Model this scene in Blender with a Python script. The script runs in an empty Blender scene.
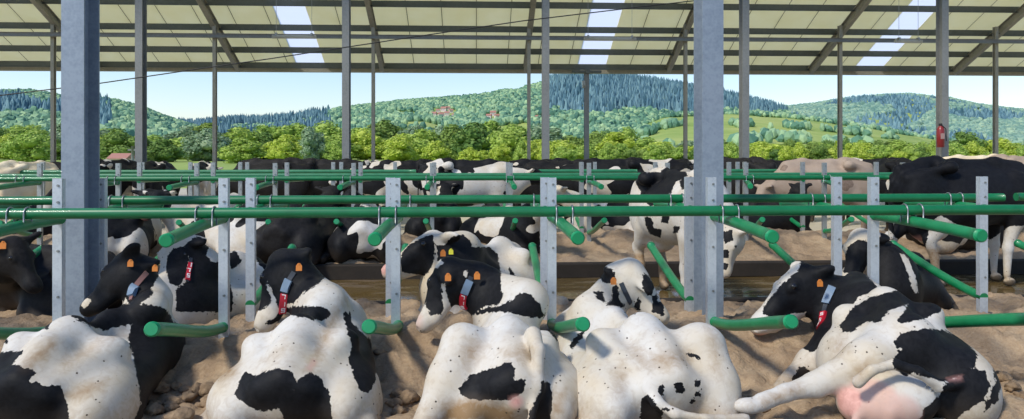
import bpy, math, random
import numpy as np
from mathutils import Vector, Matrix

random.seed(7)
RNG = np.random.default_rng(11)
SC = bpy.context.scene
COL = SC.collection
PI = math.pi

# ------------------------------------------------------------------ camera
FPX = 740.0; CX = 512.0; HORY = 149.3; CAMZ = 1.75
YAW = math.atan((512 - 476) / FPX)
cy_, sy_ = math.cos(YAW), math.sin(YAW)
cam_d = bpy.data.cameras.new('camera'); cam = bpy.data.objects.new('camera', cam_d); COL.objects.link(cam)
cam_d.sensor_width = 36; cam_d.lens = FPX / 1024 * 36
cam_d.shift_y = -(209.5 - HORY) / 1024
cam_d.clip_end = 9000
cam.location = (0, 0, CAMZ); cam.rotation_euler = (PI / 2, 0, -YAW)
SC.camera = cam

def at(px, Y, py=None, z=None):
    """point at world depth Y seen in column px (and row py, or at height z)"""
    t = (px - CX) / FPX
    # camera dir = (sin, cos); right = (cos, -sin)
    dx = sy_ + t * cy_; dy = cy_ - t * sy_
    k = Y / dy                      # distance along the camera axis
    X = dx * k
    if z is None:
        z = CAMZ - (py - HORY) / FPX * k if py is not None else 0.0
    return np.array((X, Y, z))

def project(P):
    P = np.asarray(P, float)
    d = P[..., 0] * sy_ + P[..., 1] * cy_
    r = P[..., 0] * cy_ - P[..., 1] * sy_
    return CX + FPX * r / d, HORY + FPX * (CAMZ - P[..., 2]) / d

# ------------------------------------------------------------------ objects
ORD = ['first', 'second', 'third', 'fourth', 'fifth', 'sixth', 'seventh', 'eighth', 'ninth', 'tenth', 'eleventh',
       'twelfth', 'thirteenth', 'fourteenth', 'fifteenth', 'sixteenth', 'seventeenth', 'eighteenth']
def nth(i, n):
    if i == 0: return 'leftmost'
    if i == n - 1: return 'rightmost'
    return ORD[i] + ' from the left'

def tag(o, label=None, cat=None, group=None, kind=None):
    if label: o['label'] = label
    if cat: o['category'] = cat
    if group: o['group'] = group
    if kind: o['kind'] = kind
    return o

def empty(name, loc, label, cat, group=None, rz=0.0):
    o = bpy.data.objects.new(name, None); COL.objects.link(o)
    o.location = loc; o.rotation_euler = (0, 0, rz); o.empty_display_size = 0.1
    return tag(o, label, cat, group)

def mesh_obj(name, V, F, mat, parent=None, smooth=True, world=False):
    """V in the parent's local space unless world=True"""
    V = np.asarray(V, dtype=np.float64)
    if world and parent is not None:
        V = V - np.array(parent.location)
    me = bpy.data.meshes.new(name)
    if isinstance(F, np.ndarray):
        n, k = F.shape
        me.vertices.add(len(V)); me.vertices.foreach_set('co', V.astype(np.float32).ravel())
        me.loops.add(n * k); me.loops.foreach_set('vertex_index', F.astype(np.int32).ravel())
        me.polygons.add(n)
        me.polygons.foreach_set('loop_start', np.arange(0, n * k, k, dtype=np.int32))
        me.update(calc_edges=True)
    else:
        me.from_pydata([tuple(v) for v in V], [], F)
    me.polygons.foreach_set('use_smooth', [smooth] * len(me.polygons))
    me.validate(); me.update()
    if mat is not None: me.materials.append(mat)
    o = bpy.data.objects.new(name, me); COL.objects.link(o)
    if parent is not None: o.parent = parent
    return o

class MB:
    """collects shapes into one mesh"""
    def __init__(s): s.V = []; s.F = []
    def add(s, V, F):
        b = len(s.V); s.V += [tuple(v) for v in V]; s.F += [tuple(i + b for i in f) for f in F]
    def box(s, c, d, rot=None, bev=0.0):
        x, y, z = d[0] / 2, d[1] / 2, d[2] / 2
        if bev <= 0:
            V = [(-x,-y,-z),(x,-y,-z),(x,y,-z),(-x,y,-z),(-x,-y,z),(x,-y,z),(x,y,z),(-x,y,z)]
            F = [(0,3,2,1),(4,5,6,7),(0,1,5,4),(1,2,6,5),(2,3,7,6),(3,0,4,7)]
        else:
            b = min(bev, x * .49, y * .49, z * .49)
            V = []; F = []
            rings = [(-z, b), (-z + b, 0), (z - b, 0), (z, b)]
            for zz, k in rings:
                X, Y = x - k, y - k
                V += [(-X + b, -Y, zz), (X - b, -Y, zz), (X, -Y + b, zz), (X, Y - b, zz), (X - b, Y, zz), (-X + b, Y, zz), (-X, Y - b, zz), (-X, -Y + b, zz)]
            for r in range(3):
                for i in range(8):
                    j = (i + 1) % 8
                    F.append((r * 8 + i, r * 8 + j, r * 8 + 8 + j, r * 8 + 8 + i))
            F.append(tuple(reversed(range(8)))); F.append(tuple(range(24, 32)))
        V = [Vector(v) for v in V]
        if rot is not None: V = [rot @ v for v in V]
        s.add([(v.x + c[0], v.y + c[1], v.z + c[2]) for v in V], F); return s
    def tube(s, pts, r, seg=12, cap=True):
        pts = [Vector(p) for p in pts]; n = len(pts)
        rr = r if hasattr(r, '__len__') else [r] * n
        V = []; F = []; up = None
        for i, p in enumerate(pts):
            t = (pts[min(i + 1, n - 1)] - pts[max(i - 1, 0)]).normalized()
            if up is None:
                up = Vector((0, 0, 1)) if abs(t.z) < .9 else Vector((1, 0, 0))
            a = t.cross(up).normalized(); b = a.cross(t).normalized(); up = b
            for k in range(seg):
                q = 2 * PI * k / seg
                V.append(p + a * (math.cos(q) * rr[i]) + b * (math.sin(q) * rr[i]))
        for i in range(n - 1):
            for k in range(seg):
                j = (k + 1) % seg
                F.append((i * seg + k, i * seg + j, (i + 1) * seg + j, (i + 1) * seg + k))
        if cap:
            F.append(tuple(range(seg))); F.append(tuple(reversed(range((n - 1) * seg, n * seg))))
        s.add(V, F); return s
    def prism(s, prof, a, b, up=(0, 0, 1)):
        """extrude a closed 2-D profile from a to b; profile x = sideways, y = up"""
        a = Vector(a); b = Vector(b); t = (b - a).normalized(); up = Vector(up)
        sx = t.cross(up).normalized(); u = sx.cross(t).normalized(); n = len(prof)
        V = [a + sx * p[0] + u * p[1] for p in prof] + [b + sx * p[0] + u * p[1] for p in prof]
        F = [(i, (i + 1) % n, n + (i + 1) % n, n + i) for i in range(n)]
        F += [tuple(reversed(range(n))), tuple(range(n, 2 * n))]
        s.add(V, F); return s
    def build(s, name, mat, parent=None, smooth=False, world=False):
        return mesh_obj(name, s.V, s.F, mat, parent, smooth, world)

def autosmooth(o):
    """flat caps, round sides"""
    me = o.data
    sm = [len(p.vertices) == 4 for p in me.polygons]
    me.polygons.foreach_set('use_smooth', sm)
    return o

def iprof(w, h, tf, tw):
    w /= 2; h /= 2; t = tw / 2
    return [(-w, -h), (w, -h), (w, -h + tf), (t, -h + tf), (t, h - tf), (w, h - tf), (w, h), (-w, h), (-w, h - tf), (-t, h - tf), (-t, -h + tf), (-w, -h + tf)]

# ------------------------------------------------------------------ numpy noise
_perm = RNG.random((64, 64, 64))
def vnoise(x, y, z=0.0):
    x = np.asarray(x, float); y = np.asarray(y, float); z = np.zeros_like(x) + z
    xi = np.floor(x).astype(int); yi = np.floor(y).astype(int); zi = np.floor(z).astype(int)
    fx, fy, fz = x - xi, y - yi, z - zi
    fx = fx * fx * (3 - 2 * fx); fy = fy * fy * (3 - 2 * fy); fz = fz * fz * (3 - 2 * fz)
    g = lambda a, b, c: _perm[(xi + a) & 63, (yi + b) & 63, (zi + c) & 63]
    l = lambda a, b, t: a + (b - a) * t
    return l(l(l(g(0,0,0), g(1,0,0), fx), l(g(0,1,0), g(1,1,0), fx), fy), l(l(g(0,0,1), g(1,0,1), fx), l(g(0,1,1), g(1,1,1), fx), fy), fz)
def fbm(x, y, z=0.0, oct=4, gain=.5):
    s = 0; a = 1; t = 0
    for i in range(oct):
        s = s + a * vnoise(x * 2 ** i + 7.3 * i, y * 2 ** i + 3.1 * i, z * 2 ** i); t += a; a *= gain
    return s / t

# ------------------------------------------------------------------ materials
class NT:
    def __init__(s, name):
        s.m = bpy.data.materials.new(name); s.m.use_nodes = True
        s.t = s.m.node_tree; s.n = s.t.nodes; s.l = s.t.links
        s.b = s.n['Principled BSDF']; s.out = s.n['Material Output']
    def new(s, typ, **kw):
        n = s.n.new(typ)
        for k, v in kw.items():
            if k in n.inputs and not hasattr(n, k): n.inputs[k].default_value = v
            else:
                try: setattr(n, k, v)
                except Exception: n.inputs[k].default_value = v
        return n
    def lk(s, a, b): s.l.new(a, b)
    def coord(s, kind='Object', scale=None):
        c = s.new('ShaderNodeTexCoord').outputs[kind]
        if scale is not None:
            mp = s.new('ShaderNodeMapping'); mp.inputs['Scale'].default_value = scale; s.lk(c, mp.inputs['Vector']); return mp.outputs[0]
        return c
    def noise(s, scale, detail=4, rough=.5, vec=None, dist=0.0):
        n = s.new('ShaderNodeTexNoise'); n.inputs['Scale'].default_value = scale; n.inputs['Detail'].default_value = detail
        n.inputs['Roughness'].default_value = rough; n.inputs['Distortion'].default_value = dist
        if vec is not None: s.lk(vec, n.inputs['Vector'])
        return n.outputs['Fac']
    def ramp(s, fac, stops, interp='LINEAR'):
        r = s.new('ShaderNodeValToRGB'); s.lk(fac, r.inputs['Fac']); cr = r.color_ramp; cr.interpolation = interp
        while len(cr.elements) < len(stops): cr.elements.new(0.5)
        for e, (p, c) in zip(cr.elements, stops):
            e.position = p; e.color = (*(c if hasattr(c, '__len__') else (c, c, c)), 1)
        return r.outputs['Color']
    def mix(s, fac, a, b, mode='MIX'):
        n = s.new('ShaderNodeMix'); n.data_type = 'RGBA'; n.blend_type = mode
        if hasattr(fac, 'links'): s.lk(fac, n.inputs['Factor'])
        else: n.inputs['Factor'].default_value = fac
        for sock, v in ((n.inputs[6], a), (n.inputs[7], b)):
            if hasattr(v, 'links'): s.lk(v, sock)
            else: sock.default_value = (*v, 1) if len(v) == 3 else v
        return n.outputs[2]
    def math(s, op, a, b=None, c=None, clamp=False):
        n = s.new('ShaderNodeMath'); n.operation = op; n.use_clamp = clamp
        for i, v in enumerate((a, b, c)):
            if v is None: continue
            if hasattr(v, 'links'): s.lk(v, n.inputs[i])
            else: n.inputs[i].default_value = v
        return n.outputs[0]
    def bump(s, h, strength=.3, dist=.02):
        n = s.new('ShaderNodeBump'); n.inputs['Strength'].default_value = strength; n.inputs['Distance'].default_value = dist
        s.lk(h, n.inputs['Height']); s.lk(n.outputs[0], s.b.inputs['Normal'])
    def col(s, c):
        if hasattr(c, 'links'): s.lk(c, s.b.inputs['Base Color'])
        else: s.b.inputs['Base Color'].default_value = (*c, 1)
    def set(s, **kw):
        for k, v in kw.items():
            k = k.replace('_', ' ')
            if hasattr(v, 'links'): s.lk(v, s.b.inputs[k])
            else: s.b.inputs[k].default_value = v

def m_galv(name, base, var, scale=6, rough=.45, metal=.55):
    t = NT(name); c = t.coord('Object')
    n1 = t.noise(scale * 4, 6, .65, c); n2 = t.noise(scale * .5, 3, .5, c)
    v = t.new('ShaderNodeTexVoronoi'); v.inputs['Scale'].default_value = scale * 9; t.lk(c, v.inputs['Vector'])
    f = t.math('ADD', t.math('MULTIPLY', n1, .6), t.math('MULTIPLY', n2, .5))
    f = t.math('ADD', f, t.math('MULTIPLY', v.outputs['Distance'], .15))
    t.col(t.ramp(f, [(.35, var), (.7, base)])); t.set(Roughness=rough, Metallic=metal)
    t.bump(n1, .08, .004)
    return t.m
M = {}
M['galv'] = m_galv('galvanised_steel', (.62, .66, .70), (.44, .48, .53), 8)
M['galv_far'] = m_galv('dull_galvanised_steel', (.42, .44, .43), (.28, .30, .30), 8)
M['galv_col'] = m_galv('column_steel', (.30, .35, .41), (.19, .235, .29), 5, .5, .4)
M['galv_grey'] = m_galv('weathered_column_steel', (.24, .245, .235), (.16, .17, .165), 4, .55, .3)
M['purlin'] = m_galv('purlin_steel', (.125, .135, .12), (.09, .10, .09), 2, .6, .3)
M['rafter'] = m_galv('rafter_steel', (.34, .32, .26), (.24, .23, .19), 2, .6, .3)
def m_green(name, a, b, rough=.32):
    t = NT(name); c = t.coord('Object')
    n = t.noise(9, 5, .6, c); n2 = t.noise(60, 3, .6, c, 1.5)
    k = t.ramp(n, [(.3, a), (.72, b)])
    t.col(t.mix(t.ramp(n2, [(.70, 0.), (.80, .35)]), k, (.25, .45, .30))); t.set(Roughness=rough, Coat_Weight=.15)
    t.bump(n2, .05, .002)
    return t.m
M['green'] = m_green('green_plastic_pipe', (.002, .125, .040), (.004, .17, .055), .4)
M['green_arm'] = m_green('green_plastic_divider', (.004, .165, .055), (.014, .23, .085), .42)
M['green_cap'] = m_green('green_end_cap', (.002, .22, .075), (.004, .27, .10), .5)
M['green_old'] = m_green('scuffed_green_pipe', (.01, .15, .06), (.03, .20, .09), .45)
t = NT('bolt_steel'); t.col((.30, .31, .30)); t.set(Metallic=.8, Roughness=.4); M['bolt'] = t.m

def m_sand():
    t = NT('bedding_sand'); c = t.coord('Object')
    n = t.noise(2.2, 6, .6, c); f = t.noise(45, 5, .7, c); g = t.noise(9, 5, .65, c, .6)
    k = t.ramp(n, [(.30, (.20, .130, .075)), (.5, (.33, .225, .135)), (.70, (.48, .35, .22))])
    k = t.mix(t.ramp(g, [(.58, 0.), (.72, .55)]), k, (.17, .11, .065))
    k = t.mix(.25, k, t.ramp(f, [(.3, (.2, .14, .09)), (.7, (.66, .52, .36))]))
    t.col(k); t.set(Roughness=.95, Specular_IOR_Level=.15)
    h = t.math('ADD', t.math('MULTIPLY', f, .35), g)
    t.bump(h, .8, .035)
    return t.m
M['sand'] = m_sand()
def m_alley():
    t = NT('wet_manured_alley'); c = t.coord('Object', (1, 1, 1)); cs = t.coord('Object', (.6, 2.2, 1))
    n = t.noise(1.6, 5, .6, cs); f = t.noise(14, 5, .65, cs)
    w = t.ramp(n, [(.36, 0.), (.46, 1.)])
    k = t.ramp(f, [(.3, (.07, .045, .022)), (.7, (.20, .135, .07))])
    t.col(t.mix(w, k, (.13, .085, .03)))
    r = t.new('ShaderNodeMapRange'); t.lk(w, r.inputs[0]); r.inputs[3].default_value = .55; r.inputs[4].default_value = .10
    t.set(Roughness=r.outputs[0], Specular_IOR_Level=1.0)
    b = t.math('MULTIPLY', f, t.math('SUBTRACT', 1.03, w))
    t.bump(b, .5, .02)
    return t.m
M['alley'] = m_alley()
def m_conc(name, a, b, rough=.85, sc=3):
    t = NT(name); c = t.coord('Object'); n = t.noise(sc, 6, .65, c); f = t.noise(sc * 14, 4, .6, c)
    k = t.ramp(n, [(.3, a), (.7, b)]); t.col(t.mix(.2, k, t.ramp(f, [(.3, a), (.7, b)]))); t.set(Roughness=rough); t.bump(f, .25, .01); return t.m
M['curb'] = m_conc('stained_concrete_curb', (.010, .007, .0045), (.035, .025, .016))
M['yard'] = m_conc('pale_concrete_floor', (.42, .36, .25), (.62, .55, .41), .8, .8)

# ceiling underside: cream sandwich panels with joints down the slope
def m_ceiling():
    t = NT('cream_roof_panel'); c = t.coord('Object')
    sx = t.new('ShaderNodeSeparateXYZ'); t.lk(c, sx.inputs[0])
    fr = t.math('FRACT', t.math('MULTIPLY', sx.outputs[0], 1 / 1.07))
    joint = t.math('LESS_THAN', fr, .022)
    n = t.noise(1.5, 4, .6, c)
    k = t.ramp(n, [(.3, (.88, .83, .58)), (.7, (.92, .88, .66))])
    k = t.mix(joint, k, (.24, .22, .15))
    t.col(k); t.set(Roughness=.55)
    fr2 = t.math('PINGPONG', t.math('MULTIPLY', sx.outputs[0], 6.0), .5)
    t.bump(fr2, .25, .01)
    tr = t.new('ShaderNodeBsdfTranslucent'); t.lk(k, tr.inputs[0])  # translucency added to the panels to brighten their underside
    mx = t.new('ShaderNodeMixShader'); mx.inputs[0].default_value = .74
    t.lk(t.b.outputs[0], mx.inputs[1]); t.lk(tr.outputs[0], mx.inputs[2]); t.lk(mx.outputs[0], t.out.inputs[0])
    return t.m
M['ceiling'] = m_ceiling()
def m_skylight():
    t = NT('translucent_skylight'); t.n.remove(t.b)
    tr = t.new('ShaderNodeBsdfTranslucent'); tr.inputs[0].default_value = (1, 1, 1, 1)
    tp = t.new('ShaderNodeBsdfTransparent'); tp.inputs[0].default_value = (.95, .97, 1, 1)
    mx = t.new('ShaderNodeMixShader'); mx.inputs[0].default_value = .04
    t.lk(tr.outputs[0], mx.inputs[1]); t.lk(tp.outputs[0], mx.inputs[2]); t.lk(mx.outputs[0], t.out.inputs[0]); return t.m
M['skylight'] = m_skylight()

# ------------------------------------------------------------------ world and sun
W = bpy.data.worlds.new('world'); SC.world = W; W.use_nodes = True
wn = W.node_tree; bg = wn.nodes['Background']
sky = wn.nodes.new('ShaderNodeTexSky'); sky.sky_type = 'NISHITA'; sky.sun_disc = False
sky.sun_elevation = math.radians(48); sky.sun_rotation = math.radians(-110); sky.altitude = 300
sky.air_density = 1.15; sky.dust_density = 0.35; sky.ozone_density = 1.6
tn = wn.nodes.new('ShaderNodeMix'); tn.data_type = 'RGBA'; tn.blend_type = 'MULTIPLY'; tn.inputs[0].default_value = 1; tn.inputs[7].default_value = (.93, .99, 1.16, 1)
wn.links.new(sky.outputs[0], tn.inputs[6]); wn.links.new(tn.outputs[2], bg.inputs[0]); bg.inputs[1].default_value = 0.142
sl = bpy.data.lights.new('sun', 'SUN'); sun = bpy.data.objects.new('sun', sl); COL.objects.link(sun)
sl.energy = 3.1; sl.angle = math.radians(9); sl.color = (1.0, .95, .84)
d = Vector((.72, .62, -.95)).normalized()       # light travels to the right and away from the camera
sun.rotation_euler = d.to_track_quat('-Z', 'Y').to_euler()
vs = SC.view_settings; vs.view_transform = 'Standard'; vs.look = 'None'; vs.gamma = 1; vs.use_curve_mapping = False; vs.exposure = 0.17
SC.display_settings.display_device = 'sRGB'

# ------------------------------------------------------------------ floor, beds
def grid(x0, x1, y0, y1, nx, ny):
    xs = np.linspace(x0, x1, nx); ys = np.linspace(y0, y1, ny)
    X, Y = np.meshgrid(xs, ys); i = np.arange(nx * ny).reshape(ny, nx)
    F = np.stack([i[:-1, :-1].ravel(), i[:-1, 1:].ravel(), i[1:, 1:].ravel(), i[1:, :-1].ravel()], 1)
    return X.ravel(), Y.ravel(), F
X, Y, F = grid(-16, 20, -2.0, 10.3, 200, 90)
tag(mesh_obj('floor', np.stack([X, Y, (fbm(X * 2.3, Y * 4) - .5) * .03 - .01], 1), F, M['alley']), kind='structure')
X, Y, F = grid(-26, 32, 10.2, 34, 60, 30)
tag(mesh_obj('floor', np.stack([X, Y, 0 * X - .012], 1), F, M['yard']), kind='structure')

def bed_height(X, Y, c, half, seed):
    d = np.abs(Y - c) / half
    base = .2 + .20 * np.exp(-(d / .38) ** 2)
    n = fbm(X * 1.7 + seed, Y * 1.7, oct=3) - .5
    n2 = fbm(X * 5.5 + seed, Y * 5.5 + 4, oct=3) - .5
    n3 = fbm(X * 17 + seed, Y * 17 + 9, oct=2) - .5
    h = base + n * .20 + n2 * .13 + n3 * .06
    edge = np.clip((1 - d) / .06, 0, 1)
    return .17 + (h - .17) * edge
def sand_bed(name, x0, x1, c, half, res, seed, label):
    X, Y, F = grid(x0, x1, c - half, c + half, int((x1 - x0) / res), int(2 * half / res))
    o = mesh_obj(name, np.stack([X, Y, np.maximum(bed_height(X, Y, c, half, seed), .12)], 1), F, M['sand'])
    return tag(o, label, 'sand', kind='stuff')
sand_bed('sand_bedding', -6.0, 7.5, 5.75, 1.86, .028, 3.0, 'churned tan sand bedding under the nearest row of lying cows')
sand_bed('sand_bedding', -11, 13, 11.75, 1.62, .055, 21.0, 'heaped tan sand bedding beyond the wet alley')
def clods():
    V = []; F = []; b = 0; rg = np.random.default_rng(5)
    for (cx, cyy, n, sp) in ((205, 400, 14, 26), (15, 412, 6, 14), (398, 408, 10, 16), (580, 410, 8, 16), (170, 395, 6, 14), (740, 405, 6, 14), (385, 380, 5, 25), (1005, 400, 6, 15)):
        for i in range(n):
            px = cx + rg.normal() * sp; py = cyy + rg.normal() * sp * .5
            k = (FPX * (CAMZ - .22)) / max(py - HORY, 60)
            x, y, _ = at(px, k, z=0); r = rg.uniform(.025, .065)
            zz = float(bed_height(np.array([x]), np.array([y]), 5.75, 1.86, 3.0)[0])
            for q in range(1):
                v = ICO_V * (r * A3(rg.uniform(.8, 1.4), rg.uniform(.8, 1.4), rg.uniform(.5, .8))) + (fbm(ICO_V[:, 0] * 2 + i, ICO_V[:, 1] * 2 + cx, ICO_V[:, 2] * 2, oct=2)[:, None] - .5) * r * .9 * ICO_V
                V.append(v + np.array((x, y, zz + r * .25))); F.append(ICO_F + b); b += len(v)
    t = NT('manure_clod'); c = t.coord('Object'); n = t.noise(20, 4, .6, c)
    t.col(t.ramp(n, [(.3, (.14, .09, .05)), (.7, (.36, .25, .15))])); t.set(Roughness=.95); t.bump(t.noise(60, 4, .6, c), .6, .02)
    tag(mesh_obj('sand_clods', np.concatenate(V), np.concatenate(F), t.m), 'scattered clumps of sand and dung lying between the nearest cows', 'sand', kind='stuff')
def A3(*v): return np.array(v)
def _ico():
    p = (1 + 5 ** .5) / 2
    v = [(-1,p,0),(1,p,0),(-1,-p,0),(1,-p,0),(0,-1,p),(0,1,p),(0,-1,-p),(0,1,-p),(p,0,-1),(p,0,1),(-p,0,-1),(-p,0,1)]
    v = [tuple(np.array(a) / np.linalg.norm(a)) for a in v]
    f = [(0,11,5),(0,5,1),(0,1,7),(0,7,10),(0,10,11),(1,5,9),(5,11,4),(11,10,2),(10,7,6),(7,1,8),(3,9,4),(3,4,2),(3,2,6),(3,6,8),(3,8,9),(4,9,5),(2,4,11),(6,2,10),(8,6,7),(9,8,1)]
    for _ in range(2):
        cch = {}; nf = []
        def mid(a, b):
            k = (min(a, b), max(a, b))
            if k not in cch:
                m = (np.array(v[a]) + np.array(v[b])) / 2; v.append(tuple(m / np.linalg.norm(m))); cch[k] = len(v) - 1
            return cch[k]
        for a, b, c in f:
            ab, bc, ca = mid(a, b), mid(b, c), mid(c, a); nf += [(a, ab, ca), (b, bc, ab), (c, ca, bc), (ab, bc, ca)]
        f = nf
    return np.array(v), np.array(f)
ICO_V, ICO_F = _ico()
clods()
def curb(y0, y1, x0, x1, nm):
    m = MB()
    for a, b in ((y0, y0 + .12), (y1 - .12, y1)): m.box(((x0 + x1) / 2, (a + b) / 2, .085), (x1 - x0, b - a, .22), bev=.02)
    return tag(m.build(nm, M['curb']), kind='structure')
curb(3.82, 7.68, -6.2, 7.7, 'trim_1'); curb(10.06, 13.44, -11.2, 13.2, 'trim_2')

# ------------------------------------------------------------------ green neck rails, posts, dividers
def channel_post(name, x, y, ztop, w, label, group, face=1):
    m = MB(); d = .05; tck = .006
    prof = [(-w/2, 0), (w/2, 0), (w/2, d), (w/2 - tck, d), (w/2 - tck, tck), (-w/2 + tck, tck), (-w/2 + tck, d), (-w/2, d)]
    prof = [(a, b * face) for a, b in prof]
    if face < 0: prof = prof[::-1]
    V = [(p[0], p[1], z) for z in (0, ztop) for p in prof]; n = len(prof)
    F = [(i, (i + 1) % n, n + (i + 1) % n, n + i) for i in range(n)] + [tuple(reversed(range(n))), tuple(range(n, 2 * n))]
    m.add(V, F)
    e = empty(name, (x, y, 0), label, 'post', group)
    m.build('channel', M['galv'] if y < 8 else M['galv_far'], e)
    for z in (ztop - .05, ztop - .17, ztop - .52, ztop - .85):
        MB().tube([(w * .12, -.008, z), (w * .12, .004, z)], .009, 8).build('bolt', M['bolt'], e)
    return e

def neck_rail(y, z, x0, x1, r, bolts, mat, label, group):
    e = empty('neck_rail', ((x0 + x1) / 2, y, z), label, 'rail', group)
    n = 60
    pts = [(x0 + (x1 - x0) * i / n, y, z) for i in range(n + 1)]
    m = MB().tube(pts, r, 20); autosmooth(m.build('pipe', mat, e, world=True))
    for bx in bolts:
        for dx in (-.055, .055):
            c = MB(); pts = []
            for k in range(13):
                a = PI * k / 12
                pts.append((bx + dx, y - math.cos(a) * (r + .006), z + math.sin(a) * (r + .006)))
            pts = [(bx + dx, y - r - .006, z - r - .05)] + pts + [(bx + dx, y + r + .006, z - r - .05)]
            c.tube(pts, .0055, 8)
            c.build('clamp', M['bolt'], e, smooth=True, world=True)
    return e

def bez(p0, p1, p2, p3, n=14):
    out = []
    for i in range(n + 1):
        t = i / n; u = 1 - t
        out.append(tuple(u**3*a + 3*u*u*t*b + 3*u*t*t*c + t**3*d for a, b, c, d in zip(p0, p1, p2, p3)))
    return out

def divider(x, yp, s, label, group, jit=0.0, lower=True, seg=16, r=.038, lzb=.46):
    uj = min(max(jit, -.35), .05)
    """two green plastic arms leaving the post at yp; s=-1 toward the camera, +1 away"""
    e = empty('stall_divider', (x, yp, 0), label, 'divider', group)
    up = bez((0, -s * .03, 1.25), (uj * .3, s * .3, 1.255), (uj * .7, s * .8, 1.24), (uj, s * 1.08, 1.225))
    a = autosmooth(MB().tube(up, r, seg).build('upper_arm', M['green_arm'], e))
    def cap(p, q, par):
        p = Vector(p); q = Vector(q); t = (p - q).normalized()
        c = MB().tube([p - t * .01, p + t * .012, p + t * .016], [r + .003, r + .003, r - .004], seg)
        autosmooth(c.build('end_cap', M['green_cap'], par))
    cap(up[-1], up[-2], a)
    if lower:
        lo = bez((0, -s * .02, lzb), (0, s * .35, lzb + .03), (jit * .5, s * .85, .66), (jit * .8, s * 1.34, .775))
        b = autosmooth(MB().tube(lo, r, seg).build('lower_arm', M['green_arm'], e))
        cap(lo[-1], lo[-2], b)
    return e

RZ = 1.32; RR = .035
# near side of the first bed
r1x = [at(p, 5.02)[0] for p in (-160, 19, 206, 388, 564, 729, 912, 1090)]
neck_rail(5.02, RZ + .006, -4.6, 5.6, RR + .001, r1x, M['green'], 'nearest green plastic neck rail, running across the whole view in front of the big columns', 'green neck rails')
r2x = [at(p, 6.38)[0] for p in (-30, 118, 265, 404, 540, 676, 817, 954, 1100)]
neck_rail(6.38, RZ, -5.2, at(1003, 6.38)[0], RR + .002, r2x, M['green'], 'second green neck rail, just behind the big columns, ending past the rightmost near post', 'green neck rails')
neck_rail(6.42, RZ + .003, at(1016, 6.42)[0], 6.3, RR + .002, [], M['green'], 'short green neck rail starting at the right edge, in line with the second rail', 'green neck rails')
P1 = (-110, 57, 223, 395.5, 552, 712, 875, 1044)
for i, p in enumerate(P1):
    x = at(p, 5.46)[0]
    channel_post('stall_post', x, 5.46, 1.755 - .215, .066, 'galvanised channel post of the near stall line, %s' % nth(i, len(P1)), 'near stall posts')
    j = [.0, .02, .10, -.02, .04, -.01, .22, 0][i]
    divider(x + (.02 if i % 2 else .0), 5.44, -1, 'green plastic stall divider with two arms reaching toward the camera, %s' % nth(i, len(P1)), 'near stall dividers', j, lzb=.46)
P2 = (-60, 100, 250, 390, 545, 690, 838, 984, 1135)
for i, p in enumerate(P2):
    x = at(p, 6.04)[0]
    channel_post('stall_post', x, 6.04, 1.755 - .235, .070, 'galvanised channel post of the second stall line, %s' % nth(i, len(P2)), 'second stall posts', 1)
    divider(x, 6.06, 1, 'green plastic stall divider reaching away toward the wet alley, %s' % nth(i, len(P2)), 'second stall dividers', 0, lzb=.50)
# second bed
r3x = [at(p, 11.04)[0] for p in (-60, 21, 112, 186, 270, 347, 430, 510, 590, 668, 749, 826, 905)]
neck_rail(11.04, RZ + .0, -9, at(895, 11.04)[0], RR, r3x, M['green'], 'green neck rail of the second bed, third rail back, ending at the black standing cow', 'green neck rails')
neck_rail(12.36, RZ, -9.5, 9, RR, [], M['green_old'], 'fourth green neck rail back, on the far side of the second bed', 'green neck rails')
P3 = [432 + 78.6 * k for k in range(-6, 8)]
for i, p in enumerate(P3):
    x = at(p, 11.42)[0]
    channel_post('stall_post', x, 11.42, 1.54, .064, 'pale channel post on the near side of the second bed, %s' % nth(i, len(P3)), 'third line stall posts')
    if i < 13:
        divider(x, 11.4, -1, 'green stall divider on the near side of the second bed, %s' % nth(i, 13), 'third line stall dividers', (.35 if p < 300 else .0) + (-.35 if p > 700 else 0), seg=10)
P4 = [508 + 73.8 * k for k in range(-7, 7)]
for i, p in enumerate(P4):
    x = at(p, 12.0)[0]
    channel_post('stall_post', x, 12.0, 1.54, .064, 'pale channel post on the far side of the second bed, %s' % nth(i, len(P4)), 'fourth line stall posts')
    divider(x, 12.02, 1, 'green stall divider on the far side of the second bed, %s' % nth(i, len(P4)), 'fourth line stall dividers', 0, seg=10)
# feed fence beyond
neck_rail(14.5, RZ + .0, -11, at(416, 14.5)[0], .036, [], M['green_old'], 'far green rail on the left, in front of the feeding cows, fifth rail back', 'green neck rails')
neck_rail(14.5, RZ + .0, at(519, 14.5)[0], at(637, 14.5)[0], .036, [], M['green_old'], 'short far green rail in the centre in front of the feeding cows', 'green neck rails')
neck_rail(14.5, RZ + .0, at(722, 14.5)[0], at(842, 14.5)[0], .036, [], M['green_old'], 'short far green rail to the right of the big right column', 'green neck rails')
P5 = (42, 142, 190, 240, 247, 333, 341, 395, 581, 595, 738, 745)
for i, p in enumerate(P5):
    x = at(p, 14.6)[0]
    channel_post('stall_post', x, 14.6, 1.5, .07, 'small pale post of the far rail line, %s' % nth(i, len(P5)), 'far rail posts')

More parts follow.
